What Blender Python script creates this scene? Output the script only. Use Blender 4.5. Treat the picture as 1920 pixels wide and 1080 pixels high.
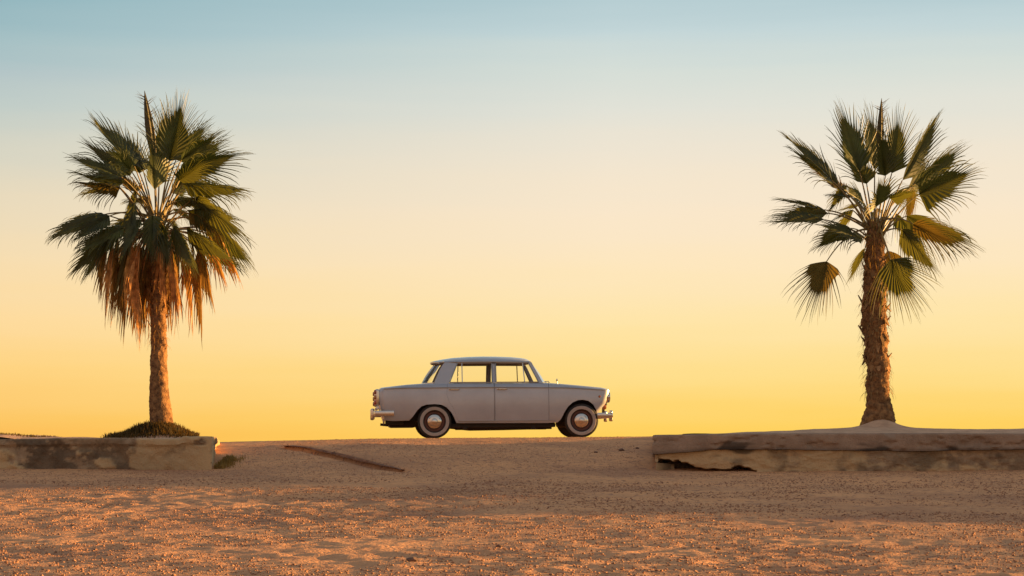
import bpy, bmesh, math, random
import numpy as np
from mathutils import Vector, Matrix

for o in list(bpy.data.objects): bpy.data.objects.remove(o)
S = bpy.context.scene
COL = S.collection
R = math.radians
random.seed(7)
RNG = np.random.default_rng(11)

# ------------------------------------------------------------------ camera
F = 3955.0            # focal length in photo pixels (1920 wide)
CAMY = -35.0
EYE = -0.124
HOR = 835.0           # photo row of eye level
cam = bpy.data.objects.new('camera', bpy.data.cameras.new('camera'))
COL.objects.link(cam)
cam.location = (0, CAMY, EYE); cam.rotation_euler = (R(90), 0, 0)
cam.data.sensor_width = 36; cam.data.lens = F / 1920 * 36
cam.data.shift_y = (HOR - 540) / 1920
cam.data.clip_start = 0.1; cam.data.clip_end = 20000
S.camera = cam

def P(px, py, d):     # photo pixel at distance d from the camera -> world point
    return Vector(((px - 960) / F * d, CAMY + d, EYE + (HOR - py) / F * d))

# ------------------------------------------------------------------ sun and sky
SUN_EL, SUN_AZ = 3.5, 16.0      # degrees; azimuth measured from +X towards +Y
sd = Vector((math.cos(R(SUN_EL)) * math.cos(R(SUN_AZ)), math.cos(R(SUN_EL)) * math.sin(R(SUN_AZ)), math.sin(R(SUN_EL))))
sun = bpy.data.objects.new('sun', bpy.data.lights.new('sun', 'SUN'))
COL.objects.link(sun)
sun.data.energy = 5.0; sun.data.color = (1.0, 0.53, 0.16); sun.data.angle = R(0.5)
sun.rotation_euler = sd.to_track_quat('Z', 'Y').to_euler()
sun.location = (30, 10, 12)

w = bpy.data.worlds.new('World'); S.world = w; w.use_nodes = True
nt = w.node_tree; nt.nodes.clear()
def N(t, **k):
    n = nt.nodes.new(t)
    for a, b in k.items(): setattr(n, a, b)
    return n
def srgb(c):
    return tuple(((v / 255) / 12.92 if v / 255 <= 0.04045 else ((v / 255 + 0.055) / 1.055) ** 2.4) for v in c) + (1,)
def ramp(stops, src):
    n = N('ShaderNodeValToRGB'); cr = n.color_ramp; cr.interpolation = 'LINEAR'
    while len(cr.elements) > 1: cr.elements.remove(cr.elements[-1])
    for i, (p, c) in enumerate(stops):
        e = cr.elements[0] if i == 0 else cr.elements.new(p)
        e.position = p; e.color = srgb(c)
    nt.links.new(src, n.inputs[0]); return n.outputs[0]
def wm(op, a, b=None, c=None, clamp=False):
    n = N('ShaderNodeMath', operation=op); n.use_clamp = clamp
    for i, v in enumerate((a, b, c)):
        if v is None: continue
        if isinstance(v, (int, float)): n.inputs[i].default_value = v
        else: nt.links.new(v, n.inputs[i])
    return n.outputs[0]
def wmix(f, a, b):
    n = N('ShaderNodeMix', data_type='RGBA')
    nt.links.new(f, n.inputs[0]); nt.links.new(a, n.inputs[6]); nt.links.new(b, n.inputs[7])
    return n.outputs[2]
tc = N('ShaderNodeTexCoord'); sep = N('ShaderNodeSeparateXYZ'); nt.links.new(tc.outputs['Generated'], sep.inputs[0])
X, Y, Z = sep.outputs
hyp = wm('SQRT', wm('ADD', wm('MULTIPLY', X, X), wm('MULTIPLY', Y, Y)))
tanel = wm('DIVIDE', Z, wm('MAXIMUM', hyp, 0.001))
# faint streaks of thin high haze
mp = N('ShaderNodeMapping'); mp.inputs['Scale'].default_value = (3, 3, 42)
nt.links.new(tc.outputs['Generated'], mp.inputs[0])
nz = N('ShaderNodeTexNoise'); nz.inputs['Scale'].default_value = 1.6; nz.inputs['Detail'].default_value = 4
nt.links.new(mp.outputs[0], nz.inputs[0])
tn = wm('ADD', tanel, wm('MULTIPLY', wm('SUBTRACT', nz.outputs['Fac'], 0.5), 0.018))
pos = wm('DIVIDE', tn, 0.6, clamp=True)
def st(y): return max(0, (HOR - y) / F / 0.6)
SKY_L = [(st(835), (253, 188, 88)), (st(790), (253, 197, 100)), (st(700), (255, 211, 130)), (st(600), (254, 218, 157)), (st(500), (246, 220, 175)), (st(400), (232, 217, 186)),
         (st(300), (213, 211, 193)), (st(200), (187, 201, 197)), (st(150), (174, 193, 196)), (st(100), (159, 188, 193)), (st(0), (134, 175, 185)), (0.6, (158, 176, 182)), (1, (166, 172, 176))]
SKY_R = [(st(835), (255, 203, 82)), (st(790), (255, 211, 100)), (st(700), (255, 222, 138)), (st(600), (255, 229, 168)), (st(500), (254, 231, 190)), (st(400), (250, 231, 202)),
         (st(300), (240, 229, 209)), (st(200), (226, 226, 215)), (st(130), (214, 222, 215)), (st(60), (196, 214, 216)), (st(0), (182, 205, 210)), (0.6, (166, 182, 186)), (1, (166, 172, 176))]
SKY_B = [(0, (214, 170, 138)), (0.15, (220, 180, 152)), (0.35, (218, 186, 164)), (0.6, (206, 188, 176)), (1, (172, 174, 178))]
az = wm('DIVIDE', X, wm('MAXIMUM', hyp, 0.001))
fLR = wm('MULTIPLY_ADD', az, 3.1, 0.86, clamp=True)
front = wmix(fLR, ramp(SKY_L, pos), ramp(SKY_R, pos))
sdot = wm('DIVIDE', wm('ADD', wm('MULTIPLY', X, math.cos(R(SUN_AZ + 30))), wm('MULTIPLY', Y, math.sin(R(SUN_AZ + 30)))), wm('MAXIMUM', hyp, 0.001))
fB = wm('MULTIPLY_ADD', sdot, -0.9, 0.30, clamp=True)      # 0 on the sun's side, 1 opposite
low = wmix(fB, front, ramp(SKY_B, pos))
bgA = N('ShaderNodeBackground'); nt.links.new(low, bgA.inputs[0]); bgA.inputs[1].default_value = 2 ** -1.8
sky = N('ShaderNodeTexSky', sky_type='NISHITA'); sky.sun_disc = False
sky.sun_elevation = R(SUN_EL); sky.sun_rotation = R(90 - SUN_AZ)
bgB = N('ShaderNodeBackground'); nt.links.new(sky.outputs[0], bgB.inputs[0]); bgB.inputs[1].default_value = 0.13
mxs = N('ShaderNodeMixShader')
nt.links.new(wm('MULTIPLY_ADD', tanel, 1 / 3.0, -0.35, clamp=True), mxs.inputs[0])
nt.links.new(bgA.outputs[0], mxs.inputs[1]); nt.links.new(bgB.outputs[0], mxs.inputs[2])
wo = N('ShaderNodeOutputWorld'); nt.links.new(mxs.outputs[0], wo.inputs[0])

S.render.engine = 'CYCLES'
S.view_settings.view_transform = 'Standard'; S.view_settings.look = 'None'
S.view_settings.exposure = 1.8; S.view_settings.gamma = 1; S.view_settings.use_curve_mapping = False
S.cycles.transparent_max_bounces = 24

# ------------------------------------------------------------------ helpers
def tag(o, label=None, cat=None, group=None, kind=None):
    if label: o['label'] = label
    if cat: o['category'] = cat
    if group: o['group'] = group
    if kind: o['kind'] = kind
    return o
def empty(name, loc=(0, 0, 0), rot=(0, 0, 0)):
    o = bpy.data.objects.new(name, None); COL.objects.link(o)
    o.location = loc; o.rotation_euler = rot; o.empty_display_size = 0.2
    return o
def link(name, me, mat=None, parent=None, smooth=None):
    if mat and not me.materials:
        for m in (mat if isinstance(mat, (list, tuple)) else [mat]): me.materials.append(m)
    if smooth is not None:
        me.shade_smooth()
        me.set_sharp_from_angle(angle=R(smooth))
    o = bpy.data.objects.new(name, me); COL.objects.link(o)
    if parent: o.parent = parent
    return o
def mesh(name, v, f, mat=None, parent=None, smooth=None):
    me = bpy.data.meshes.new(name); me.from_pydata([tuple(p) for p in v], [], f); me.validate(); me.update()
    return link(name, me, mat, parent, smooth)
def gridmesh(name, co, nu, nv, mat, parent=None, smooth=60, attr=None):
    """co: (nu*nv,3) array, fast build"""
    i = np.arange(nu - 1)[:, None] * nv + np.arange(nv - 1)[None, :]
    i = i.ravel()
    q = np.stack([i, i + nv, i + nv + 1, i + 1], 1).astype(np.int32)
    me = bpy.data.meshes.new(name)
    me.vertices.add(len(co)); me.vertices.foreach_set('co', co.astype(np.float32).ravel())
    me.loops.add(q.size); me.loops.foreach_set('vertex_index', q.ravel())
    me.polygons.add(len(q)); me.polygons.foreach_set('loop_start', np.arange(len(q), dtype=np.int32) * 4)
    me.polygons.foreach_set('loop_total', np.full(len(q), 4, np.int32))
    me.update(calc_edges=True)
    me.shade_smooth()
    if attr is not None:
        for k, a in attr.items():
            at = me.attributes.new(k, 'FLOAT', 'POINT'); at.data.foreach_set('value', a.astype(np.float32).ravel())
    me.materials.append(mat)
    o = bpy.data.objects.new(name, me); COL.objects.link(o)
    if parent: o.parent = parent
    return o

def hsh(ix, iy, seed):
    n = (ix.astype(np.int64) * 374761393 + iy.astype(np.int64) * 668265263 + seed * 974634777) & 0xffffffff
    n = ((n ^ (n >> 13)) * 1274126177) & 0xffffffff
    n = n ^ (n >> 16)
    return (n & 0xffff) / 65535.0
def vnoise(x, y, seed=0):
    ix = np.floor(x); iy = np.floor(y); fx = x - ix; fy = y - iy
    fx = fx * fx * (3 - 2 * fx); fy = fy * fy * (3 - 2 * fy)
    a = hsh(ix, iy, seed); b = hsh(ix + 1, iy, seed); c = hsh(ix, iy + 1, seed); d = hsh(ix + 1, iy + 1, seed)
    return (a * (1 - fx) + b * fx) * (1 - fy) + (c * (1 - fx) + d * fx) * fy - 0.5
def fbm(x, y, seed=0, oct=4, g=0.5):
    s = 0; a = 1.0
    for i in range(oct):
        s = s + a * vnoise(x * 2 ** i + 17.3 * i, y * 2 ** i + 5.1 * i, seed + i); a *= g
    return s
def sstep(a, b, x):
    t = np.clip((x - a) / (b - a), 0, 1); return t * t * (3 - 2 * t)

# ------------------------------------------------------------------ materials
def mat(name, col, rough=0.6, metal=0.0, var=0.0, scale=8.0, bump=0.0, bscale=30.0, coat=0.0, col2=None, trans=None, rnd=0.0, spec=0.5):
    m = bpy.data.materials.new(name); m.use_nodes = True; t = m.node_tree
    b = t.nodes['Principled BSDF']
    b.inputs['Roughness'].default_value = rough; b.inputs['Metallic'].default_value = metal
    b.inputs['Specular IOR Level'].default_value = spec
    if coat: b.inputs['Coat Weight'].default_value = coat; b.inputs['Coat Roughness'].default_value = 0.08
    c2 = col2 if col2 else tuple(v * (1 - var) for v in col)
    tcn = t.nodes.new('ShaderNodeTexCoord')
    nz = t.nodes.new('ShaderNodeTexNoise'); nz.inputs['Scale'].default_value = scale; nz.inputs['Detail'].default_value = 6
    nz.inputs['Roughness'].default_value = 0.65
    t.links.new(tcn.outputs['Object'], nz.inputs[0])
    rp = t.nodes.new('ShaderNodeValToRGB'); rp.color_ramp.elements[0].position = 0.35; rp.color_ramp.elements[1].position = 0.65
    rp.color_ramp.elements[0].color = (*c2, 1); rp.color_ramp.elements[1].color = (*col, 1)
    t.links.new(nz.outputs['Fac'], rp.inputs[0])
    out = rp.outputs[0]
    if rnd:
        oi = t.nodes.new('ShaderNodeObjectInfo'); hs = t.nodes.new('ShaderNodeHueSaturation')
        mr = t.nodes.new('ShaderNodeMapRange'); mr.inputs[3].default_value = 1 - rnd; mr.inputs[4].default_value = 1 + rnd
        t.links.new(oi.outputs['Random'], mr.inputs[0]); t.links.new(mr.outputs[0], hs.inputs['Value'])
        mr2 = t.nodes.new('ShaderNodeMapRange'); mr2.inputs[3].default_value = 0.5 + rnd * 0.02; mr2.inputs[4].default_value = 0.5 - rnd * 0.02
        t.links.new(oi.outputs['Random'], mr2.inputs[0]); t.links.new(mr2.outputs[0], hs.inputs['Hue'])
        t.links.new(out, hs.inputs['Color']); out = hs.outputs[0]
    t.links.new(out, b.inputs['Base Color'])
    if bump:
        n2 = t.nodes.new('ShaderNodeTexNoise'); n2.inputs['Scale'].default_value = bscale; n2.inputs['Detail'].default_value = 5
        t.links.new(tcn.outputs['Object'], n2.inputs[0])
        bp = t.nodes.new('ShaderNodeBump'); bp.inputs['Strength'].default_value = bump; bp.inputs['Distance'].default_value = 0.02
        t.links.new(n2.outputs['Fac'], bp.inputs['Height']); t.links.new(bp.outputs[0], b.inputs['Normal'])
    if trans:
        tr = t.nodes.new('ShaderNodeBsdfTranslucent'); mx = t.nodes.new('ShaderNodeMixShader')
        tr.inputs[0].default_value = (*trans[0], 1); mx.inputs[0].default_value = trans[1]
        o = t.nodes['Material Output']
        t.links.new(b.outputs[0], mx.inputs[1]); t.links.new(tr.outputs[0], mx.inputs[2]); t.links.new(mx.outputs[0], o.inputs[0])
    return m
def attr_mix(m, attr, col, rough=None):
    """blend the base colour towards col by a point attribute (plaster patches, stains, painted hollow shade)"""
    t = m.node_tree; b = t.nodes['Principled BSDF']
    src = b.inputs['Base Color'].links[0].from_socket
    a = t.nodes.new('ShaderNodeAttribute'); a.attribute_name = attr
    mx = t.nodes.new('ShaderNodeMix'); mx.data_type = 'RGBA'
    t.links.new(a.outputs['Fac'], mx.inputs[0]); t.links.new(src, mx.inputs[6]); mx.inputs[7].default_value = (*col, 1)
    t.links.new(mx.outputs[2], b.inputs['Base Color'])
    return m
def glass(name, tint=(0.99, 0.985, 0.98)):
    m = bpy.data.materials.new(name); m.use_nodes = True; t = m.node_tree; t.nodes.clear()
    tr = t.nodes.new('ShaderNodeBsdfTransparent'); tr.inputs[0].default_value = (*tint, 1)
    gl = t.nodes.new('ShaderNodeBsdfGlossy'); gl.inputs[1].default_value = 0.02
    fr = t.nodes.new('ShaderNodeFresnel'); fr.inputs[0].default_value = 1.08
    mx = t.nodes.new('ShaderNodeMixShader'); o = t.nodes.new('ShaderNodeOutputMaterial')
    t.links.new(fr.outputs[0], mx.inputs[0]); t.links.new(tr.outputs[0], mx.inputs[1]); t.links.new(gl.outputs[0], mx.inputs[2]); t.links.new(mx.outputs[0], o.inputs[0])
    return m

M = {}
M['ground'] = mat('ground', (0.68, 0.345, 0.165), 0.95, scale=0.9, col2=(0.50, 0.26, 0.135), bump=0.9, bscale=34, spec=0.15)
def speckle(m, dark, light, scale=26, detail=3):
    t = m.node_tree; b = t.nodes['Principled BSDF']; src = b.inputs['Base Color'].links[0].from_socket
    tcn = t.nodes.new('ShaderNodeTexCoord')
    for sc, c, lo, hi, f in ((scale, dark, 0.56, 0.66, 0.75), (scale * 1.7, light, 0.60, 0.70, 0.7), (0.55, dark, 0.50, 0.72, 0.55)):
        n = t.nodes.new('ShaderNodeTexNoise'); n.inputs['Scale'].default_value = sc; n.inputs['Detail'].default_value = detail
        t.links.new(tcn.outputs['Object'], n.inputs[0])
        r = t.nodes.new('ShaderNodeMapRange'); r.inputs[1].default_value = lo; r.inputs[2].default_value = hi; r.inputs[4].default_value = f
        t.links.new(n.outputs['Fac'], r.inputs[0])
        mx = t.nodes.new('ShaderNodeMix'); mx.data_type = 'RGBA'
        t.links.new(r.outputs[0], mx.inputs[0]); t.links.new(src, mx.inputs[6]); mx.inputs[7].default_value = (*c, 1); src = mx.outputs[2]
    t.links.new(src, b.inputs['Base Color'])
speckle(M['ground'], (0.25, 0.125, 0.085), (0.78, 0.43, 0.23), 13)
M['pebble'] = mat('pebble', (0.50, 0.27, 0.155), 0.9, scale=40, col2=(0.16, 0.085, 0.06), spec=0.2)
M['bed'] = mat('bed_sand', (0.60, 0.38, 0.25), 0.95, scale=5, col2=(0.42, 0.26, 0.17), bump=0.5, bscale=25, spec=0.15)
M['stone'] = mat('stone', (0.17, 0.10, 0.07), 0.9, scale=10, var=0.4, bump=0.4)
M['concrete'] = attr_mix(attr_mix(mat('concrete', (0.38, 0.265, 0.17), 0.92, scale=7, col2=(0.21, 0.145, 0.09), bump=0.8, bscale=40, spec=0.2),
                         'plaster', (0.52, 0.365, 0.205)), 'stain_shade', (0.06, 0.046, 0.036))
speckle(M['concrete'], (0.19, 0.135, 0.085), (0.58, 0.41, 0.24), 2.6, 6)
M['coping'] = attr_mix(mat('coping', (0.37, 0.26, 0.19), 0.92, scale=4, col2=(0.26, 0.18, 0.13), bump=0.7, bscale=50, spec=0.2), 'stain_shade', (0.06, 0.045, 0.035))
M['trunk'] = mat('trunk_bark', (0.33, 0.18, 0.08), 0.95, scale=16, col2=(0.10, 0.052, 0.028), bump=0.8, bscale=45, spec=0.1)
M['boot'] = mat('leaf_base', (0.46, 0.27, 0.12), 0.9, scale=12, col2=(0.12, 0.07, 0.04), rnd=0.35, spec=0.1)
M['leaf'] = mat('palm_leaf', (0.062, 0.080, 0.020), 0.5, scale=6, col2=(0.018, 0.028, 0.010), trans=((0.24, 0.24, 0.03), 0.24), rnd=0.3, spec=0.35)
M['leafdry'] = mat('palm_leaf_yellowing', (0.12, 0.095, 0.025), 0.6, scale=6, col2=(0.035, 0.038, 0.013), trans=((0.30, 0.20, 0.03), 0.20), rnd=0.3, spec=0.2)
M['dead'] = mat('dead_leaf', (0.54, 0.31, 0.10), 0.85, scale=9, col2=(0.13, 0.066, 0.027), trans=((0.60, 0.33, 0.07), 0.24), rnd=0.8, spec=0.1)
M['petiole'] = mat('petiole', (0.26, 0.20, 0.07), 0.55, scale=8, col2=(0.14, 0.10, 0.04), rnd=0.2)
M['spear'] = mat('spear_leaf', (0.09, 0.075, 0.025), 0.6, scale=10, col2=(0.035, 0.035, 0.015), trans=((0.3, 0.2, 0.04), 0.15))
M['grass'] = mat('grass', (0.085, 0.058, 0.022), 0.7, scale=3, col2=(0.03, 0.026, 0.012), trans=((0.30, 0.17, 0.03), 0.15), spec=0.1)
M['drygrass'] = mat('dry_grass', (0.30, 0.20, 0.07), 0.7, scale=3, col2=(0.16, 0.10, 0.03), trans=((0.5, 0.3, 0.07), 0.3), spec=0.1)
M['paint'] = mat('car_paint', (0.41, 0.43, 0.49), 0.26, metal=0.2, scale=2.5, col2=(0.36, 0.375, 0.425), coat=0.6)
M['chrome'] = mat('chrome', (0.60, 0.56, 0.53), 0.15, metal=1.0, var=0.1)
M['trim'] = mat('dull_trim', (0.30, 0.28, 0.27), 0.3, metal=1.0, var=0.1)
M['dark'] = mat('underbody', (0.025, 0.02, 0.018), 0.8, var=0.3)
M['rubber'] = mat('rubber', (0.022, 0.02, 0.019), 0.75, var=0.3, bump=0.2, bscale=80)
M['white'] = mat('whitewall', (0.37, 0.325, 0.30), 0.6, var=0.12)
M['rim'] = mat('rim_paint', (0.12, 0.055, 0.045), 0.4, metal=0.4, var=0.2)
M['seat'] = mat('seat_vinyl', (0.12, 0.05, 0.03), 0.6, var=0.3)
M['headliner'] = mat('headliner', (0.20, 0.17, 0.14), 0.9, var=0.1)
M['glass'] = glass('window_glass')
M['lamp'] = mat('lamp_glass', (0.75, 0.72, 0.68), 0.1, var=0.05, coat=1)
M['red'] = mat('red_lens', (0.30, 0.02, 0.015), 0.15, var=0.2, coat=1)
M['amber'] = mat('amber_lens', (0.35, 0.10, 0.02), 0.2, var=0.2, coat=1)

# ------------------------------------------------------------------ terrain
def road_h(x):        # height of the road crest (world z) along x
    return np.interp(x, [-60, -8, -4.9, -2.12, 0, 1.24, 2.4, 60], [-0.08, -0.08, -0.076, -0.016, -0.002, 0.009, 0.02, 0.02])
def terrain(x, d):
    """x, distance from camera -> world z (no fine grain)"""
    lo = EYE + np.interp(d, [-40, 6, 14, 22, 28], [-0.95, -0.93, -0.867, -0.60, -0.322])
    r = road_h(x)
    t = np.clip((d - 28) / 6.2, 0, 1)
    t2 = 1 - (1 - t) ** 1.7
    z = lo * (1 - t2) + r * t2
    # beyond the road the land falls away to a low plain
    far = d > 38
    z = np.where(far, z - np.minimum(0.05 * (d - 38), 9.0) - 0.0, z)
    # gentle dips and swells of the worn lot
    am = sstep(8, 13, d) * (1 - sstep(27, 31, d))
    z = z + am * (0.045 * vnoise(x / 2.7, d / 3.1, 3) + 0.014 * vnoise(x / 1.1, d / 1.3, 9))
    # broken edge of the old paving, running down to the right
    ax, ad, bx, bd = -3.6, 31.7, -1.35, 27.4
    L = math.hypot(bx - ax, bd - ad); tx, td = (bx - ax) / L, (bd - ad) / L
    s = (x - ax) * tx + (d - ad) * td
    n = (x - ax) * (-td) + (d - ad) * tx + 0.05 * vnoise(s * 2.0, s * 0 + 3, 5)
    m = sstep(-0.2, 1.2, s) * (1 - sstep(L - 0.7, L + 0.5, s))
    z = z + m * 0.062 * sstep(-0.01, 0.03, n) * (1 - sstep(0.6, 2.6, n)) - m * 0.03 * np.exp(-((n + 0.04) / 0.05) ** 2)
    # unseen banks added on the right, heights shaped to shade the lot
    z = z + sstep(9.5, 12.5, x) * (1 - sstep(60, 120, x)) * (np.interp(d, [0, 15, 26, 31, 33, 34.5, 37, 60], [0.15, 0.12, 0.60, 0.66, 1.2, 1.1, 0.1, 0]) + 0.34 * vnoise(x / 9, d / 2.3, 21) + 0.22 * vnoise(x / 3, d / 0.8, 22))
    return z
def grains(x, d):
    k = sstep(6, 12, d) * (1 - sstep(36, 40, d)) * (1 - sstep(9, 12, np.abs(x)))
    a = 0.024 * fbm(x / 0.26, d / 0.26, 31, 3, 0.72)
    soft = 0.35 + 0.65 * (1 - sstep(25, 28.5, d - 0.2 * x + 1.5 * vnoise(x / 2, d / 2, 77)))
    return k * a * soft * (0.75 + 0.9 * vnoise(x / 1.9, d / 1.5, 41))

def stretch(lo, hi, step, far, n):
    inner = np.arange(lo, hi + step * 0.5, step)
    g = np.geomspace(step * 1.5, far, n)
    return np.concatenate([(lo - g)[::-1], inner, hi + g])
xs = stretch(-8.6, 8.6, 0.036, 6000, 60)
ds = stretch(12.5, 36.5, 0.05, 6000, 60)
GX, GD = np.meshgrid(xs, ds, indexing='ij')
gz = terrain(GX, GD) + grains(GX, GD)
co = np.stack([GX.ravel(), (GD + CAMY).ravel(), gz.ravel()], 1)
ground = gridmesh('ground', co, len(xs), len(ds), M['ground'])
tag(ground, kind='structure')
def gz_at(x, d):
    x = np.atleast_1d(np.asarray(x, float)); d = np.atleast_1d(np.asarray(d, float))
    return terrain(x, d) + grains(x, d)

# broken paving face along the step, its shade painted into the dark colour
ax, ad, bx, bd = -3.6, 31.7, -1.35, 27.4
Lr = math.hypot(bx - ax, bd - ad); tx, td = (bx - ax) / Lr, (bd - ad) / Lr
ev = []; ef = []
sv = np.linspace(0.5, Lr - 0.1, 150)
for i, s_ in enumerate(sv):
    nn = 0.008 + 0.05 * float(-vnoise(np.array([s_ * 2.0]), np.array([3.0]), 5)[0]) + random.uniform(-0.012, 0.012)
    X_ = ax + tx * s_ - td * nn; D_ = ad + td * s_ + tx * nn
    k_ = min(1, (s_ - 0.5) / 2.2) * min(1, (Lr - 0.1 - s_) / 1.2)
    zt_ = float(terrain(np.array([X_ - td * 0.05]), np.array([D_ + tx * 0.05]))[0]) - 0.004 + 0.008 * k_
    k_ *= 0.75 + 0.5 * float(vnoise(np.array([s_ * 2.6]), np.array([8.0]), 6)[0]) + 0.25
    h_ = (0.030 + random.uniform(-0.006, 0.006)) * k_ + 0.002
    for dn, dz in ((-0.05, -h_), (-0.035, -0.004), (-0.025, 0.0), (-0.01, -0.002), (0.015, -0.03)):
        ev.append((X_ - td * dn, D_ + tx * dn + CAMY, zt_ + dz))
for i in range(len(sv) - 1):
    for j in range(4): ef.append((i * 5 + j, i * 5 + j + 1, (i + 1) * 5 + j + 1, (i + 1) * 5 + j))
M['edge_shade'] = mat('paving_edge_shade', (0.30, 0.155, 0.09), 0.95, scale=5, col2=(0.12, 0.065, 0.042), bump=0.5)
tag(mesh('paving_edge', ev, ef, M['edge_shade']), kind='structure')

# loose gravel, many small angular stones
def stones_mesh(name, xyz, size, mt, kind='stuff'):
    base = np.array([(1, 0, 0), (-1, 0, 0), (0, 1, 0), (0, -1, 0), (0, 0, 1), (0, 0, -1)], float)
    fc = np.array([(0, 2, 4), (2, 1, 4), (1, 3, 4), (3, 0, 4), (2, 0, 5), (1, 2, 5), (3, 1, 5), (0, 3, 5)])
    n = len(xyz)
    v = base[None] * (size[:, None, None] * (0.6 + 0.8 * RNG.random((n, 6, 1))))
    a = RNG.random(n) * 6.283; c, s = np.cos(a), np.sin(a)
    vx = v[:, :, 0] * c[:, None] - v[:, :, 1] * s[:, None]; vy = v[:, :, 0] * s[:, None] + v[:, :, 1] * c[:, None]
    v = np.stack([vx, vy, v[:, :, 2] * 0.62], 2) + xyz[:, None]
    f = (fc[None] + (np.arange(n) * 6)[:, None, None]).reshape(-1, 3).astype(np.int32)
    me = bpy.data.meshes.new(name)
    me.vertices.add(n * 6); me.vertices.foreach_set('co', v.astype(np.float32).ravel())
    me.loops.add(f.size); me.loops.foreach_set('vertex_index', f.ravel())
    me.polygons.add(len(f)); me.polygons.foreach_set('loop_start', np.arange(len(f), dtype=np.int32) * 3)
    me.polygons.foreach_set('loop_total', np.full(len(f), 3, np.int32)); me.update(calc_edges=True)
    me.materials.append(mt)
    o = bpy.data.objects.new(name, me); COL.objects.link(o); return o
n = 130000
d = 12.8 + (RNG.random(n) ** 0.9) * 22.5
x = (RNG.random(n) - 0.5) * 2 * (d * 0.25 + 0.6)
keep = (vnoise(x / 1.2, d / 1.0, 61) + 0.25 * RNG.random(n)) > -0.1
keep &= ~((d > 28) & ((x < -3.9) | (x > 1.8)))
x, d = x[keep], d[keep]
sz = 0.0045 + 0.011 * RNG.random(len(x)) ** 4
sz *= np.where(d > 26, 0.7, 1)
gr = stones_mesh('gravel', np.stack([x, d + CAMY, gz_at(x, d) + sz * 0.2], 1), sz, M['pebble'])
tag(gr, 'loose reddish brown gravel scattered over the open lot', 'gravel', kind='stuff')

# ------------------------------------------------------------------ retaining walls (paths given as x, distance, base-z)
def wallband(name, path, z0f, z1f, depth_f, mt, parent, attrs, nz=26, top=0.5, under=0.0):
    """front face as a displaced sheet along a path, closed with a top; path: dense list (x, d)"""
    p = np.array(path); t = np.gradient(p, axis=0); t /= np.linalg.norm(t, axis=1)[:, None]
    nrm = np.stack([t[:, 1], -t[:, 0]], 1)      # towards the camera for a path running to +x
    s = np.concatenate([[0], np.cumsum(np.linalg.norm(np.diff(p, axis=0), axis=1))])
    nz = nz; rows = []
    at = {k: [] for k in attrs}
    for j in range(nz + 4):
        v = min(j / nz, 1.0)
        z = z0f(s, p[:, 0]) * (1 - v) + z1f(s, p[:, 0]) * v
        off = depth_f(s, p[:, 0], v)
        if j > nz:
            off = off * 0 - [0, 0.06, top * 0.6, top][j - nz]
            z = z + 0.006 * fbm(s * 3, s * 0 + j, 4) - 0.001
        if j == nz: off = off - 0.012; z = z - 0.004
        q = p + nrm * off[:, None]
        rows.append(np.stack([q[:, 0], q[:, 1] + CAMY, z], 1))
        for k in attrs: at[k].append(attrs[k](s, p[:, 0], v if j <= nz else 1.0))
    co = np.concatenate(rows); nv = len(p)
    o = gridmesh(name, co, nz + 4, nv, mt, parent, attr={k: np.concatenate(a) for k, a in at.items()})
    o.data.set_sharp_from_angle(angle=R(50))
    # end caps
    v = [tuple(c) for c in co]
    return o, rows

def endcap(name, rows, idx, mt, parent, thick):
    """closes the wall end: polygon strip from the front profile back"""
    pr = [r[idx] for r in rows]
    vs = []; fs = []
    t = (pr[-1] - pr[0]); back = (rows[-1][idx] - rows[len(rows) - 4][idx])
    back = np.array([back[0], back[1], 0])
    for q in pr[:-3]:
        vs.append(tuple(q)); vs.append(tuple(q + back))
    for i in range(len(pr) - 4): fs.append((2 * i, 2 * i + 1, 2 * i + 3, 2 * i + 2))
    return mesh(name, vs, fs, mt, parent)

# left wall
lw = empty('retaining_wall', (-6.0, CAMY + 28, -0.45))
tag(lw, 'low stained concrete retaining wall below the shaggy palm, ending in a squared corner', 'wall')
def mk(o, root):      # keep world placement under a moved root
    o.location = o.location - root.location; return o
pathL = [(xx, 28.0 + 0.06 * math.sin(xx * 0.8) - 0.02 * (xx + 4)) for xx in np.linspace(-13.0, -3.985, 330)]
pathL += [(-3.985 - 0.133 * q, 28.0 + q) for q in np.linspace(0.03, 5.5, 60)]
def zb(s, xx): return terrain(xx, np.full_like(xx, 28.0)) - 0.12
def ztL(s, xx): return EYE + (HOR - np.interp(xx, [-13, -6.8, -4.4, -4.385, -3.9], [818, 822, 821.5, 818, 818])) / F * 28 + 0.012 * vnoise(xx * 1.7, xx * 0, 2) * (xx < -4.4)
def plasterL(s, xx, v):
    nn = fbm(xx * 1.6, v * 1.1 + xx * 0, 51, 4, 0.55)
    nn = nn + 0.35 * fbm(xx * 6, v * 3.5 + xx * 0, 57, 4, 0.6)
    return sstep(-0.02, 0.12, nn + 0.25 * (xx > -5.1) + 0.04 - 0.25 * (v > 0.78) + 0.02 * (xx < -6))
def stainL(s, xx, v):
    return 0.62 * sstep(0.10, 0.22, fbm(xx * 1.6 + 9, v * 1.6 + xx * 0, 81, 6, 0.68) + 0.06 - 0.4 * plasterL(s, xx, v) - 0.25 * (xx > -4.7))
def depL(s, xx, v):
    return (1 - sstep(-4.12, -4.0, xx)) * (0.03 * plasterL(s, xx, v) + 0.03 * fbm(xx * 3, v * 3 + xx * 0, 15, 4) + 0.035 * fbm(xx * 9, v * 5 + xx * 0, 16, 3) + 0.03 * sstep(0.80, 0.83, np.full_like(xx, v)) - 0.02 * sstep(0.25, 0.0, v))
o, rows = wallband('wall_face', pathL, zb, ztL, depL, M['concrete'], lw, {'plaster': plasterL, 'stain_shade': stainL}, top=0.3)
mk(o, lw); mk(endcap('wall_end', rows, -1, M['concrete'], lw, 0.3), lw)

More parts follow.
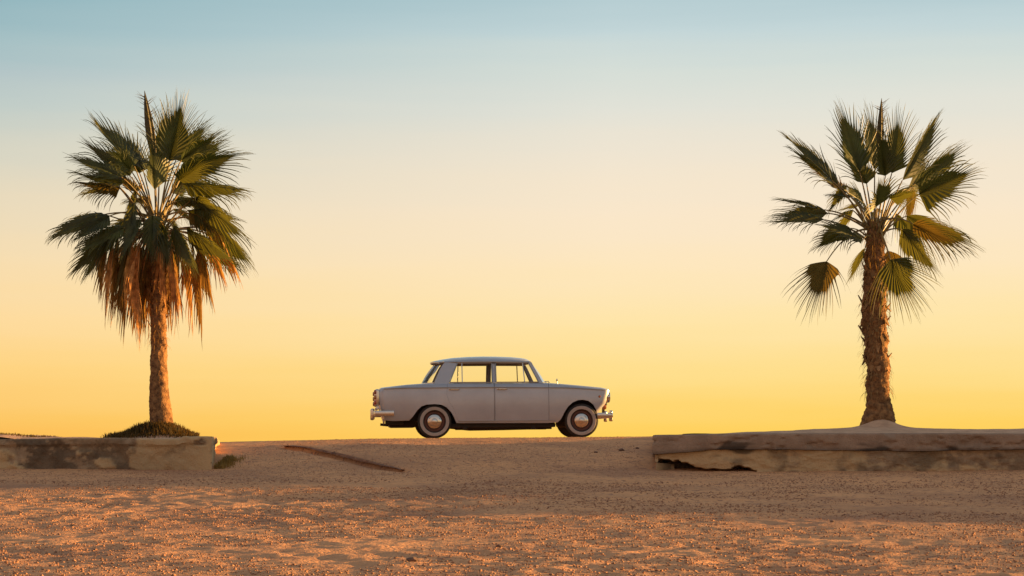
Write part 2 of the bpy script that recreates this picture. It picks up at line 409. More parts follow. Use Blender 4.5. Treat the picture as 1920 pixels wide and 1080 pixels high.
# right wall: proud coping beam above a rotten plastered base with a washed-out hollow
rw = empty('retaining_wall', (5.0, CAMY + 28, -0.45))
tag(rw, 'long low retaining wall below the bare-trunked palm, dark coping over flaking ochre plaster', 'wall')
xr = np.linspace(1.862, 8.2, 260)
pr_ = [(xx, 28.0 - 0.25 * math.sin(min(1, (xx - 1.86) / 1.5) * math.pi / 2) + 0.02 * (xx - 2)) for xx in xr]
pr_ = [(1.862 + 0.08 * q, 28.0 + q) for q in np.linspace(5.5, 0.03, 60)] + pr_
a0 = pr_[-1]
pr_ += [(a0[0] + 3.2 * math.sin(t), a0[1] - 4.4 * (1 - math.cos(t))) for t in np.linspace(0.02, math.pi / 2, 60)]
def ztR(s, xx): return EYE + (HOR - np.interp(xx, [1.8, 3.1, 4.5, 7], [815.5, 812.5, 812, 812.5])) / F * 28
def zmR(s, xx): return EYE + (HOR - np.interp(xx, [1.8, 2.3, 2.6, 3.6, 5.2, 7], [852, 848, 843, 842, 846, 842])) / F * 28 + 0.012 * fbm(xx * 2.6, xx * 0, 71, 3)
def zbR(s, xx): return terrain(np.minimum(xx, 9), np.full_like(xx, 28.0)) - 0.14
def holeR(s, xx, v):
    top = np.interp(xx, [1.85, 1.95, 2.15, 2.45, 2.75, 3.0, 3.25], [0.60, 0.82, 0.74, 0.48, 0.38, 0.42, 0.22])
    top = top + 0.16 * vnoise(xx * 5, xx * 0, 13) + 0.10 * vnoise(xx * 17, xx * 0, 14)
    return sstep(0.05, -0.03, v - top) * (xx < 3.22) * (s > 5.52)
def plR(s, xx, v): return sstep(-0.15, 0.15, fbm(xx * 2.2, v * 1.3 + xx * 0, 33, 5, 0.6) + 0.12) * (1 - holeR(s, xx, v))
def stShadeR(s, xx, v): return np.clip(holeR(s, xx, v) + 0.8 * sstep(0.18, 0.34, fbm(xx * 1.3 + 4, v * 1.2 + xx * 0, 93, 4)) + 0.75 * np.exp(-((xx - 5.45) / 0.16) ** 2 - ((v - 0.75) / 0.25) ** 2), 0, 1)  # real stains, plus the shade of the hollow painted dark
def dR(s, xx, v): return -0.055 + 0.035 * fbm(xx * 2.4, v * 2.4 + xx * 0, 19, 4) + 0.03 * fbm(xx * 9, v * 5 + xx * 0, 29, 3) - 0.30 * holeR(s, xx, v)
o, rows = wallband('plaster_base', pr_, zbR, zmR, dR, M['concrete'], rw, {'plaster': plR, 'stain_shade': stShadeR}, nz=56, top=0.3)
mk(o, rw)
def stC(s, xx, v): return np.clip(0.8 * sstep(0.20, 0.42, fbm(xx * 1.7, v * 1.2 + xx * 0, 103, 4)) + 0.5 * sstep(0.25, 0, v), 0, 1)  # random stains, and darker towards the lower edge
def dC(s, xx, v): return 0.012 * fbm(xx * 4, v * 2 + xx * 0, 23, 4) - 0.03 * sstep(0.15, 0.4, fbm(xx * 5, v * 3 + xx * 0, 27, 3)) + 0.0 * xx
o, rows = wallband('coping', pr_, zmR, ztR, dC, M['coping'], rw, {'stain_shade': stC}, nz=12, top=0.3)
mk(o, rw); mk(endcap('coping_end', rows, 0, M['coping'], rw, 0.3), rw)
# underside of the coping beam
p = np.array(pr_)
zz = zmR(None, p[:, 0])
u0 = rows[0].copy(); pnr = None; u1 = u0.copy(); u1[:, 1] += 0.42
mk(gridmesh('coping_underside', np.concatenate([u1, u0]), 2, len(p), M['coping'], rw, attr={'stain_shade': np.zeros(2 * len(p))}), rw)

# planting beds behind the walls
def bed(name, x0, x1, hf, front_fn, sh):
    xx = np.arange(x0, x1, 0.05); dd = np.concatenate([np.linspace(0, 4.5, 70), [5.2, 6.2, 7.5, 9, 11]])
    A, B = np.meshgrid(xx, dd, indexing='ij')
    D = front_fn(A) + B
    A2 = A + sh * (D - 28.1)
    z = hf(A2, D)
    co = np.stack([A2.ravel(), (D + CAMY).ravel(), z.ravel()], 1)
    o = gridmesh(name, co, len(xx), len(dd), M['bed']); tag(o, kind='structure'); return o
LPX, LPD = (302 - 960) / F * 30.5, 30.5
RPX, RPD = (1647 - 960) / F * 30.5, 30.5
def hL(A, D):
    z = EYE + (HOR - np.interp(A, [-13, -6.9, -6.6, -4.6, -3.9], [816, 816, 820, 822, 824])) / F * 29 + 0.02 * fbm(A * 2, D * 2, 5)
    r = np.hypot((A - LPX), (D - LPD) * 0.8)
    z += 0.10 * np.exp(-(r / 0.5) ** 2)
    z -= 0.05 * np.maximum(0, D - 32) + 0.3 * sstep(33, 39, D)
    edge = sstep(-4.04, -4.2, A + 0.145 * (D - 28.1))
    return z * edge + (z - 0.35) * (1 - edge) - 0.03 * (1 - sstep(28.15, 28.5, D))
def hR(A, D):
    sky_ = np.interp(A, [1.8, 2.6, 3.3, 4.2, 4.9, 5.5, 7.5, 12], [817, 815, 812, 806.5, 804, 804.5, 804, 800])
    z = EYE + (HOR - sky_) / F * 30.5
    lip = EYE + (HOR - 813.5) / F * 28.2
    t = sstep(28.1, 30.0, D)
    z = np.minimum(z, 9) * t + np.minimum(lip, z) * (1 - t) + 0.018 * fbm(A * 1.8, D * 1.8, 6)
    r = np.hypot(A - RPX, D - RPD + 0.25)
    z += 0.12 * np.exp(-(r / 0.27) ** 2) + 0.02 * np.exp(-(r / 0.7) ** 2)
    z -= 0.05 * np.maximum(0, D - 32.5) + 0.4 * sstep(33.5, 39, D)
    edge = sstep(1.88, 2.3, A - 0.085 * (D - 28.1))
    return z * edge + (z - 0.25) * (1 - edge)
bed('planting_bed', -13.0, -4.08, hL, lambda A: 28.12 + 0 * A, -0.145)
bed('planting_bed', 1.93, 8.6, hR, lambda A: 28.10 + 0.02 * (A - 2) - 0.22 * np.sin(np.minimum(1, (A - 1.86) / 1.5) * 1.5708), 0.085)

# ------------------------------------------------------------------ single stones lying on the lot
def rock(px, py, d, size, label):
    x = (px - 960) / F * d
    bm = bmesh.new(); bmesh.ops.create_icosphere(bm, subdivisions=2, radius=1)
    rr = random.Random(px)
    for v in bm.verts:
        k = 1 + 0.35 * (rr.random() - 0.5)
        v.co = Vector((v.co.x * k * size, v.co.y * k * size * 0.8, v.co.z * k * size * 0.5))
    me = bpy.data.meshes.new('stone'); bm.to_mesh(me); bm.free()
    o = link('stone', me, M['stone']); o.location = (x, d + CAMY, float(gz_at(x, d)[0]) + size * 0.25)
    tag(o, label, 'stone', 'loose stones on the lot')
def d_for(py):
    dd = np.linspace(13, 34, 2000); z = terrain(np.zeros_like(dd), dd)
    y = HOR - (z - EYE) * F / dd
    return float(dd[np.argmin(np.abs(y - py))])
for px, py, s, lb in [(773, 1056, 0.045, 'dark flat stone low in the foreground, left of the picture centre'),
                      (935, 1025, 0.026, 'small dark stone on the gravel just below the car, in the shaded strip'),
                      (1560, 980, 0.022, 'small dark stone on the shaded gravel below the right palm'),
                      (1347, 1030, 0.024, 'small pale-edged stone in the right foreground'),
                      (1117, 849, 0.030, 'stone on the slope between the car nose and the right wall'),
                      (1165, 846, 0.045, 'larger broken stone on the slope just left of the right wall'),
                      (1195, 842, 0.030, 'stone lying closest to the end of the right wall')]:
    rock(px, py, d_for(py), s, lb)

# ------------------------------------------------------------------ palms
def tube(pts, rad, n=7, cap=True):
    v = []; f = []
    pts = [Vector(p) for p in pts]
    for i, p in enumerate(pts):
        t = (pts[min(i + 1, len(pts) - 1)] - pts[max(i - 1, 0)]).normalized()
        a = t.orthogonal().normalized() if i == 0 else (a - t * a.dot(t)).normalized()
        b = t.cross(a)
        for k in range(n):
            an = 2 * math.pi * k / n
            v.append(p + (a * math.cos(an) + b * math.sin(an)) * rad[i])
    for i in range(len(pts) - 1):
        for k in range(n):
            f.append((i * n + k, i * n + (k + 1) % n, (i + 1) * n + (k + 1) % n, (i + 1) * n + k))
    if cap: f.append(tuple(range(n))[::-1]); f.append(tuple(range((len(pts) - 1) * n, len(pts) * n)))
    return v, f
def bez(a, b, c, n):
    return [a * (1 - t) ** 2 + b * 2 * t * (1 - t) + c * t * t for t in [i / (n - 1) for i in range(n)]]

def fan(name, hub, tip, face, spread, nseg, mt, parent, rr, droop=0.5, fused=0.45, cup=0.25, thin=0.8, side_len=0.62, costa=0.40):
    """costapalmate fan leaf: pleated blade split into leaflets, crowded along the midrib, thin and drooping at the sides"""
    hub, tip = Vector(hub), Vector(tip)
    D = tip - hub; L = D.length; D.normalize()
    V = Vector((0, -1, 0)); Nf = (V - D * V.dot(D)).normalized(); Sd = D.cross(Nf)
    ph = math.acos(max(-1, min(1, abs(face)))) * (1 if face >= 0 else -1)
    Nn = Nf * math.cos(ph) + Sd * math.sin(ph); side = D.cross(Nn)
    A = R(spread) * 1.12; verts = []; faces = []
    G = Vector((0, 0, -1))
    bow = rr.uniform(-0.18, 0.18)                       # the midrib bends sideways a little
    kb = []
    for k in range(nseg + 1):
        t = -1 + 2 * k / nseg
        kb.append(A * math.copysign(abs(t) ** 1.35, t))
    ph1, ph2 = rr.random() * 6, rr.random() * 6
    def m_(a): return min(1, abs(a) / A)
    def org(a): return hub + D * (costa * L * (1 - m_(a)) ** 0.9) + G * (droop * 0.10 * L * (1 - m_(a)) ** 2)
    def dirv(a): return (D * math.cos(a) + side * (math.sin(a) + bow) + Nn * cup * abs(math.sin(a))).normalized()
    def reach(a): ck = costa * (1 - m_(a)) ** 0.9; return L * (side_len + (1 - side_len - costa) * (1 - m_(a)) ** 1.1) if True else 0
    fl = []
    for k, a in enumerate(kb):
        fz = fused * (1.10 - 0.45 * m_(a) + 0.10 * math.sin(3.1 * a + ph1) + 0.07 * math.sin(8.3 * a + ph2) + 0.14 * (rr.random() - 0.5))
        Lk = reach(a) * max(0.12, fz); dv = dirv(a * 0.96); row = []; sgn = 1 if k % 2 else -1
        wd = abs(kb[min(k + 1, nseg)] - kb[max(k - 1, 0)]) / 2
        for r in (0.0, 0.35, 0.7, 1.0):
            q = r * Lk
            p = org(a) * min(1, r * 3 + 0.0) + hub * (1 - min(1, r * 3)) + dv * q + Nn * (sgn * (q + 0.02) * wd * 0.5) + G * (droop * 0.16 * L * r * r * fused)
            verts.append(p); row.append(len(verts) - 1)
        fl.append((row, Lk))
    for k in range(nseg):
        r0, r1 = fl[k][0], fl[k + 1][0]
        for j in range(3): faces.append((r0[j], r1[j], r1[j + 1], r0[j + 1]))
    for k in range(nseg):
        a = (kb[k] + kb[k + 1]) / 2; mm = m_(a)
        if mm > 0.5 and rr.random() < 0.08: continue    # a few leaflets are torn away
        a2 = a * (0.78 + 0.06 * (rr.random() - 0.5)) + (rr.random() - 0.5) * 0.07
        Ls = reach(a) * (0.86 + 0.30 * rr.random())
        i0, i1 = fl[k][0][3], fl[k + 1][0][3]; p0, p1 = verts[i0], verts[i1]
        c = (p0 + p1) / 2; hv = (p1 - p0); hl = max(hv.length, 0.016); half = hv.normalized() * hl / 2
        dv = (dirv(a2) + G * droop * (0.12 + 0.25 * mm)).normalized()
        remain = max(0.16 * L, Ls - (fl[k][1] + fl[k + 1][1]) / 2)
        ns = 5; stp = remain / ns; prev = (i0, i1)
        dk = (droop + 0.10) * (0.3 + 1.0 * rr.random()) * (0.45 + 1.1 * mm)
        sway = (side * (rr.random() - 0.5) + Nn * (rr.random() - 0.5)) * 0.22
        wk = thin * (1.25 - 0.55 * mm)
        for j in range(1, ns + 1):
            t = j / ns
            dv = (dv + G * dk * 0.8 * t * t + sway * t * 0.7).normalized(); c = c + dv * stp
            if j == ns: verts.append(c); faces.append((prev[0], prev[1], len(verts) - 1))
            else:
                wv = half * ((1 - t) ** 0.7 * 0.72 * wk + 0.03)
                verts.append(c - wv); verts.append(c + wv); n0 = len(verts) - 2
                faces.append((prev[0], prev[1], n0 + 1, n0)); prev = (n0, n0 + 1)
    return mesh(name, verts, faces, mt, parent)

GROW = 0.0
def frond(root, crown, spec, d0, rr, mt, name='frond', pmat='petiole', nseg=44, prad=0.011):
    hx, hy, hd, tx, ty, td, face, spread, droop = spec[:9]
    tx += (tx - hx) * GROW; ty += (ty - hy) * GROW
    hub = P(hx, hy, d0 + hd) - root.location; tip = P(tx, ty, d0 + hd + td) - root.location
    kw = spec[9] if len(spec) > 9 else {}
    o = fan(name, hub, tip, face, spread, kw.get('n', nseg), mt, root, rr, droop, kw.get('fused', 0.50), kw.get('cup', 0.25), kw.get('thin', 0.8), kw.get('side', 0.62), kw.get('costa', 0.38))
    base = crown + Vector(((hub.x - crown.x) * 0.12, (hub.y - crown.y) * 0.12, kw.get('pb', rr.uniform(-0.16, 0.22))))
    mid = (base + hub) / 2 + Vector((0, 0, (0.10 + 0.25 * max(0, (base - hub).z + 0.1)) * (1 if abs(hub.x - base.x) > 0.15 else 0.2)))
    if (hub - base).length > 0.08:
        v, f = tube(bez(base, mid, hub, 8), [prad * 1.5 - prad * 0.8 * i / 7 for i in range(8)], 6)
        mesh('petiole', v, f, M[pmat], o, 60)
    return o

def spear(root, bx, by, tx, ty, d0, wpx, rr):
    b = P(bx, by, d0) - root.location; t = P(tx, ty, d0) - root.location
    v = []; f = []; D = t - b; sx = Vector((1, 0, 0)); sy = Vector((0, 1, 0)); wv = wpx / F * d0 / 2
    prof = [0.25, 0.5, 0.8, 1.0, 0.95, 0.75, 0.45, 0.04]
    for i, q in enumerate(prof):
        c = b + D * (i / (len(prof) - 1))
        for k in range(14):
            an = 6.2832 * k / 14; r = wv * q * (1.0 if k % 2 else 0.72)
            v.append(c + sx * math.cos(an) * r + sy * math.sin(an) * r * 0.8)
    for i in range(len(prof) - 1):
        for k in range(14): f.append((i * 14 + k, i * 14 + (k + 1) % 14, (i + 1) * 14 + (k + 1) % 14, (i + 1) * 14 + k))
    o = mesh('spear_leaf', v, f, M['spear'], root)
    # loose threads along the edge
    vv = []; ff = []
    for i in range(26):
        t_ = 0.35 + 0.6 * rr.random(); c = b + D * t_; s = -1 if rr.random() < 0.5 else 1
        e = c + Vector((s * (wv + 0.05 + 0.06 * rr.random()), (rr.random() - .5) * 0.1, 0.05 + 0.12 * rr.random()))
        n0 = len(vv); vv += [c, c + Vector((0, 0, 0.012)), e]; ff.append((n0, n0 + 1, n0 + 2))
    mesh('leaf_threads', vv, ff, M['leafdry'], o)
    return o

def trunk_mesh(root, prof, d0, mt, seed, rings=0.05, amp=0.012, ax=0):
    """prof: list of (py, left px, right px)"""
    n = 40; m = 150
    bot, topy = prof[0][0], prof[-1][0]; prof = sorted(prof)
    ys = np.linspace(bot, topy, m)
    L = np.interp(ys, [q[0] for q in prof], [q[1] for q in prof]); Rr = np.interp(ys, [q[0] for q in prof], [q[2] for q in prof])
    cx = ((L + Rr) / 2 - 960) / F * d0; r = (Rr - L) / 2 / F * d0; z = EYE + (HOR - ys) / F * d0
    th = np.linspace(0, 2 * math.pi, n + 1)
    T, Zz = np.meshgrid(th, z, indexing='xy'); Rm = np.repeat(r[:, None], n + 1, 1); Cx = np.repeat(cx[:, None], n + 1, 1)
    Tc = np.minimum(T, 2 * math.pi - T)
    bark = amp * fbm(np.cos(T) * 3 + 7, np.sin(T) * 3 + Zz * 14, seed, 4) * 2 + amp * 0.8 * fbm(T * 0 + Zz * 22, np.cos(T) * 1.5 + np.sin(T), seed + 9, 2)
    ringz = amp * 0.45 * np.abs(np.sin(Zz * math.pi / rings + 1.5 * vnoise(np.cos(T) * 2 + 5, Zz * 3, seed + 5)))
    rad = Rm + bark + ringz - amp * 0.3
    co = np.stack([Cx + rad * np.cos(T), (d0 + CAMY) + rad * np.sin(T), Zz], 2).reshape(-1, 3)
    co -= np.array(root.location)
    return gridmesh('trunk', co, m, n + 1, mt, root)

# ---- left palm
rr = random.Random(3)
D0 = 30.5
lp = empty('palm_tree', P(303, 806, D0))
tag(lp, 'fan palm with a shaggy skirt of dead orange brown leaves and a slim bare trunk', 'palm tree')
trunk_mesh(lp, [(812, 279, 326), (795, 281, 325), (775, 281, 324), (755, 281, 319), (730, 281, 317), (700, 282, 314), (640, 283, 312), (560, 285, 311), (470, 282, 308), (410, 288, 304)], D0, M['trunk'], 5, 0.06, 0.010)
crown = P(294, 430, D0) - lp.location
LP = [ # hub x,y,depth, tip x,y,depth, face, spread, droop
 (318, 302, -0.10, 352, 168, 0.15, 0.95, 62, 0.10, dict(n=52)),
 (300, 300, 0.25, 318, 190, 0.2, 0.9, 50, 0.08),
 (252, 312, -0.15, 156, 200, 0.1, 0.45, 55, 0.22),
 (262, 325, 0.35, 214, 222, 0.3, 0.7, 60, 0.30),
 (228, 332, -0.35, 124, 276, 0.0, 0.50, 62, 0.55),
 (226, 352, -0.2, 134, 318, -0.1, -0.40, 70, 0.9),
 (224, 352, 0.25, 140, 340, 0.2, 0.55, 70, 1.1),
 (194, 402, -0.25, 82, 424, -0.1, 0.55, 72, 0.95, dict(n=40)),
 (232, 428, -0.35, 128, 458, -0.15, 0.6, 75, 0.7),
 (240, 415, 0.3, 150, 470, 0.25, 0.7, 70, 0.8),
 (286, 404, -0.55, 284, 492, -0.15, 0.9, 70, 0.6, dict(n=36)),
 (262, 410, -0.45, 225, 480, -0.3, 0.7, 60, 0.8),
 (338, 318, -0.2, 470, 268, -0.05, 0.6, 62, 0.35),
 (345, 322, 0.3, 430, 235, 0.25, 0.75, 60, 0.30),
 (342, 345, -0.3, 476, 336, -0.1, 0.35, 66, 0.75),
 (350, 352, 0.25, 470, 340, 0.2, -0.5, 66, 0.85),
 (364, 372, -0.3, 486, 432, -0.1, 0.75, 66, 0.8),
 (350, 430, -0.35, 452, 478, -0.2, 0.6, 66, 0.7),
 (392, 412, 0.1, 490, 494, 0.15, 0.7, 62, 0.6),
 (325, 425, -0.45, 375, 505, -0.3, 0.75, 66, 0.7),
 (335, 338, -0.35, 395, 290, -0.3, 0.85, 62, 0.4),
 (244, 318, -0.45, 205, 262, -0.3, 0.8, 60, 0.5),
 (330, 300, 0.35, 398, 215, 0.3, 0.7, 55, 0.25),
 (268, 318, 0.1, 246, 258, 0.5, 0.6, 60, 0.5, dict(thin=0.6)),
 (292, 340, 0.5, 300, 240, 0.5, 0.7, 60, 0.2),
 (352, 395, -0.15, 462, 392, 0.0, 0.65, 64, 0.95),
 (290, 356, -0.30, 284, 248, -0.1, 0.55, 50, 0.15, dict(fused=0.6)),
 (256, 362, 0.20, 206, 300, 0.2, 0.5, 56, 0.5),
 (322, 362, 0.25, 372, 296, 0.2, 0.6, 56, 0.4),
 (332, 378, -0.25, 408, 352, -0.1, 0.45, 56, 0.8),
 (188, 404, 0.15, 84, 432, 0.1, 0.7, 70, 0.9, dict(n=46)),
 (222, 430, -0.1, 118, 500, 0.0, 0.8, 66, 0.8, dict(fused=0.55)),
 (205, 405, -0.4, 130, 440, -0.2, 0.75, 70, 0.9, dict(fused=0.6)),
 (230, 345, -0.1, 128, 300, 0.1, 0.6, 66, 0.8),
 (340, 300, -0.1, 424, 232, 0.05, 0.5, 60, 0.45),
 (366, 440, 0.1, 470, 500, 0.1, 0.7, 62, 0.6),
 (258, 352, 0.15, 232, 440, 0.1, 0.5, 55, 0.9, dict(thin=0.8)),
 (250, 380, -0.3, 240, 470, -0.25, 0.7, 55, 0.8, dict(thin=0.8)),
 (244, 330, -0.1, 146, 246, 0.05, 0.6, 60, 0.5),
 (300, 420, -0.5, 322, 500, -0.2, 0.8, 60, 0.7),
 (215, 440, 0.1, 150, 520, 0.1, 0.7, 56, 0.7),
 (345, 460, 0.2, 400, 545, 0.2, 0.7, 50, 0.8),
 (326, 372, 0.45, 388, 372, 0.3, 0.5, 55, 0.8, dict(thin=0.8)),
]
for i, s in enumerate(LP):
    dry = i in (5, 27)
    frond(lp, crown, s, D0, rr, M['leafdry'] if dry else M['leaf'])
for i in range(11):      # further leaves filling the depth of the crown
    an = rr.random() * 2 * math.pi; el = rr.uniform(-0.45, 0.25)
    hx = 296 + math.cos(an) * 62 * math.cos(el); hd = math.sin(an) * 0.48 * math.cos(el); hy = 385 - 62 * math.sin(el)
    if hd < 0 and abs(hx - 300) < 38 and hy < 400: hd = -hd
    L_ = rr.uniform(75, 105)
    tx = hx + math.cos(an) * L_ * math.cos(el * 0.8); ty = hy - L_ * math.sin(el * 0.9) + 22
    frond(lp, crown, (hx, hy, hd, tx, ty, math.sin(an) * 0.35, rr.uniform(0.3, 0.8) * rr.choice((-1, 1)), rr.uniform(48, 70), rr.uniform(0.5, 1.0), dict(fused=0.32, thin=0.7, n=46)), D0, rr, M['leaf'] if rr.random() < 0.85 else M['leafdry'])
spear(lp, 292, 320, 271, 170, D0 - 0.05, 18, rr)
# dead skirt
for i in range(96):
    an = rr.random() * 2 * math.pi
    ca, sa = math.cos(an), math.sin(an)
    if sa < 0 and abs(ca) < 0.36: continue
    r0 = 0.08 + 0.50 * rr.random()
    hx = 288 + ca * r0 * F / D0; hy = 440 + 60 * rr.random() - 20 * r0; hd = sa * r0
    ln = 55 + 120 * rr.random() - 50 * abs(ca) * r0 / 0.5
    out = -0.1 + 0.6 * rr.random()
    spec = (hx, hy, hd, hx + ca * out * 80, hy + ln, sa * out * 0.5, 0.2 + 0.7 * rr.random(), 10 + 22 * rr.random(), 0.9, dict(n=13, fused=0.2 + 0.3 * rr.random(), costa=0.1, thin=1.2, cup=0.7, side=0.8, pb=-0.05))
    frond(lp, crown, spec, D0, rr, M['dead'] if rr.random() < 0.82 else M['leafdry'], 'dead_frond', 'boot', prad=0.010)
for s in [(214, 462, -0.2, 190, 590, 0, 0.6, 30, 0.9), (222, 470, 0.2, 205, 600, 0, 0.6, 30, 0.9), (372, 470, -0.15, 384, 622, 0, 0.7, 28, 0.9),
          (392, 440, -0.1, 428, 540, 0, 0.7, 40, 0.8), (404, 430, 0.1, 462, 520, 0, 0.7, 46, 0.8), (376, 452, 0.0, 402, 575, 0, 0.7, 34, 0.9), (200, 450, 0.0, 180, 560, 0, 0.7, 36, 0.9),
          (356, 476, 0.2, 366, 612, 0, 0.6, 28, 0.9), (248, 455, -0.45, 262, 632, 0.2, 0.8, 22, 0.9), (322, 462, -0.4, 332, 600, 0.2, 0.8, 24, 0.9), (238, 470, 0.1, 236, 622, 0, 0.8, 24, 0.9)]:
    frond(lp, crown, s + (dict(n=24, cup=0.5, pb=-0.05),), D0, rr, M['dead'], 'dead_frond', 'boot', prad=0.012)

# ---- right palm
rr = random.Random(12)
GROW = 0.10
rp_ = empty('palm_tree', P(1647, 797, D0))
tag(rp_, 'fan palm with a thick ragged trunk, open crown and no dead skirt', 'palm tree')
trunk_mesh(rp_, [(806, 1608, 1686), (792, 1614, 1680), (775, 1622, 1676), (745, 1625, 1669), (700, 1625, 1668), (680, 1624, 1668), (650, 1621, 1663), (600, 1616, 1663), (560, 1619, 1661), (500, 1621, 1660), (450, 1624, 1656), (415, 1630, 1650)], D0, M['trunk'], 15, 0.10, 0.022)
crown = P(1639, 440, D0) - rp_.location
RP = [
 (1612, 323, -0.10, 1576, 196, 0.1, 0.85, 52, 0.06, dict(n=46, fused=0.6)),
 (1560, 338, -0.20, 1472, 250, 0.0, 0.42, 52, 0.18, dict(fused=0.6)),
 (1672, 325, -0.05, 1694, 206, 0.1, 0.92, 52, 0.08, dict(n=46)),
 (1692, 338, -0.25, 1758, 214, 0.0, 0.55, 46, 0.10, dict(fused=0.58)),
 (1640, 318, 0.4, 1632, 198, 0.4, 0.8, 48, 0.08),
 (1723, 364, -0.20, 1836, 312, -0.05, 0.75, 78, 0.30, dict(n=50)),
 (1643, 388, -0.60, 1652, 330, -0.55, 0.75, 66, 0.2, dict(side=0.9)),
 (1541, 393, 0.1, 1456, 366, 0.1, 0.32, 40, 0.3, dict(n=30)),
 (1546, 412, -0.25, 1440, 410, -0.1, 0.55, 44, 0.35, dict(n=34)),
 (1618, 450, -0.40, 1535, 402, -0.1, 0.5, 62, 0.75, dict(n=38)),
 (1712, 420, -0.30, 1826, 462, -0.1, 0.75, 68, 0.38, dict(fused=0.28, costa=0.25)),
 (1550, 490, -0.35, 1524, 592, -0.1, 0.9, 66, 0.30, dict(n=42, costa=0.16, side=0.8, fused=0.42)),
 (1670, 487, -0.40, 1716, 586, -0.1, 0.95, 70, 0.28, dict(n=46, costa=0.16, side=0.8, fused=0.45)),
 (1664, 470, 0.1, 1700, 560, 0.1, 0.8, 60, 0.5, dict(n=36, costa=0.2)),
 (1712, 350, 0.3, 1700, 415, 0.2, 0.6, 50, 0.8, dict(n=30)),
 (1588, 348, 0.25, 1548, 392, 0.2, 0.6, 60, 0.9, dict(n=30, thin=0.7)),
 (1622, 465, 0.15, 1592, 520, 0.1, 0.6, 45, 0.8, dict(n=28)),
 (1580, 360, 0.45, 1525, 300, 0.4, 0.6, 56, 0.5),
 (1700, 365, 0.45, 1740, 290, 0.4, 0.6, 56, 0.4),
 (1600, 395, 0.5, 1560, 440, 0.3, 0.6, 50, 0.8, dict(n=30, thin=0.7)),
 (1680, 400, 0.5, 1730, 450, 0.3, 0.6, 50, 0.8, dict(n=30, thin=0.7)),
 (1660, 330, -0.3, 1650, 250, -0.2, 0.9, 60, 0.2, dict(fused=0.6)),
 (1625, 345, 0.2, 1590, 262, 0.2, 0.9, 60, 0.2, dict(fused=0.6)),
 (1552, 400, 0.0, 1444, 392, 0.0, 0.7, 50, 0.5, dict(fused=0.5)),
 (1595, 428, -0.2, 1520, 455, -0.1, 0.8, 66, 0.7, dict(fused=0.5)),
 (1700, 405, 0.1, 1838, 440, 0.1, 0.6, 60, 0.5, dict(fused=0.5)),
 (1690, 430, -0.3, 1762, 500, -0.2, 0.7, 60, 0.6),
 (1716, 345, 0.15, 1806, 268, 0.1, 0.7, 60, 0.3),
 (1668, 372, -0.5, 1720, 350, -0.4, 0.7, 66, 0.4),
 (1618, 378, -0.5, 1585, 352, -0.4, 0.7, 66, 0.4),
 (1570, 345, 0.1, 1478, 268, 0.0, 0.6, 55, 0.4),
]
for i, s in enumerate(RP):
    dry = i in (10, 13, 14, 11, 17)
    frond(rp_, crown, s, D0, rr, M['leafdry'] if dry else M['leaf'])
for i in range(9):
    an = rr.random() * 2 * math.pi; el = rr.uniform(-0.3, 0.9)
    hx = 1641 + math.cos(an) * 55 * math.cos(el); hd = abs(math.sin(an)) * 0.45 * math.cos(el); hy = 400 - 55 * math.sin(el)
    L_ = rr.uniform(50, 75)
    frond(rp_, crown, (hx, hy, hd, hx + math.cos(an) * L_ * math.cos(el), hy - L_ * math.sin(el * 0.9) + 15, 0.25, rr.uniform(0.3, 0.7), rr.uniform(45, 65), rr.uniform(0.5, 0.9), dict(fused=0.35, thin=0.6, n=36)), D0, rr, M['leaf'] if rr.random() < 0.6 else M['leafdry'])
spear(rp_, 1648, 310, 1653, 184, D0, 13, rr)
# persistent leaf bases all over the trunk (boots) with curling fibres
bv = [(-0.5, 0, 0), (0.5, 0, 0), (0.42, -0.25, 0.35), (-0.42, -0.25, 0.35), (0.16, -0.75, 1.0), (-0.16, -0.75, 1.0), (-0.5, 0.2, 0), (0.5, 0.2, 0), (0.36, -0.02, 0.4), (-0.36, -0.02, 0.4), (0.12, -0.62, 1.02), (-0.12, -0.62, 1.02)]
bf = [(0, 1, 2, 3), (3, 2, 4, 5), (7, 6, 9, 8), (8, 9, 11, 10), (1, 7, 8, 2), (2, 8, 10, 4), (6, 0, 3, 9), (9, 3, 5, 11), (4, 10, 11, 5)]
bms = []
for k in range(4):
    me = bpy.data.meshes.new('leaf_base'); me.from_pydata([(a + rr.uniform(-.06, .06), b + rr.uniform(-.05, .05), c * (0.8 + 0.15 * k)) for a, b, c in bv], [], bf); me.materials.append(M['boot']); bms.append(me)
def boots(root, y0, y1, ys_, Ls_, Rs_, per, step, rr, szr=(0.06, 0.10)):
    k = 0; y = y0
    while y > y1:
        for j in range(per):
            an = k * 2.39996 + rr.uniform(-.2, .2); k += 1
            yy = y - rr.uniform(0, 10)
            L_ = np.interp(yy, ys_, Ls_); R_ = np.interp(yy, ys_, Rs_)
            c = P((L_ + R_) / 2, yy, D0) - root.location; r = (R_ - L_) / 2 / F * D0
            o = bpy.data.objects.new('leaf_base', bms[k % 4]); COL.objects.link(o); o.parent = root
            o.location = c + Vector((math.sin(an) * (r - 0.01), -math.cos(an) * (r - 0.01), 0))
            sc = rr.uniform(*szr)
            if rr.random() < 0.6: o.rotation_euler = (rr.uniform(-0.25, 0.3), rr.uniform(-.25, .25), an)
            else: o.rotation_euler = (rr.uniform(-0.3, 0.2), math.pi + rr.uniform(-.3, .3), an)
            o.scale = (sc * 0.95, sc * 0.8, sc * rr.uniform(1.0, 1.9))
        y -= step
boots(rp_, 690, 425, [425, 500, 600, 650, 690], [1630, 1621, 1616, 1621, 1624], [1652, 1660, 1663, 1663, 1668], 6, 14, rr)
boots(lp, 625, 450, [450, 640], [285, 284], [307, 311], 4, 16, rr, (0.05, 0.09))
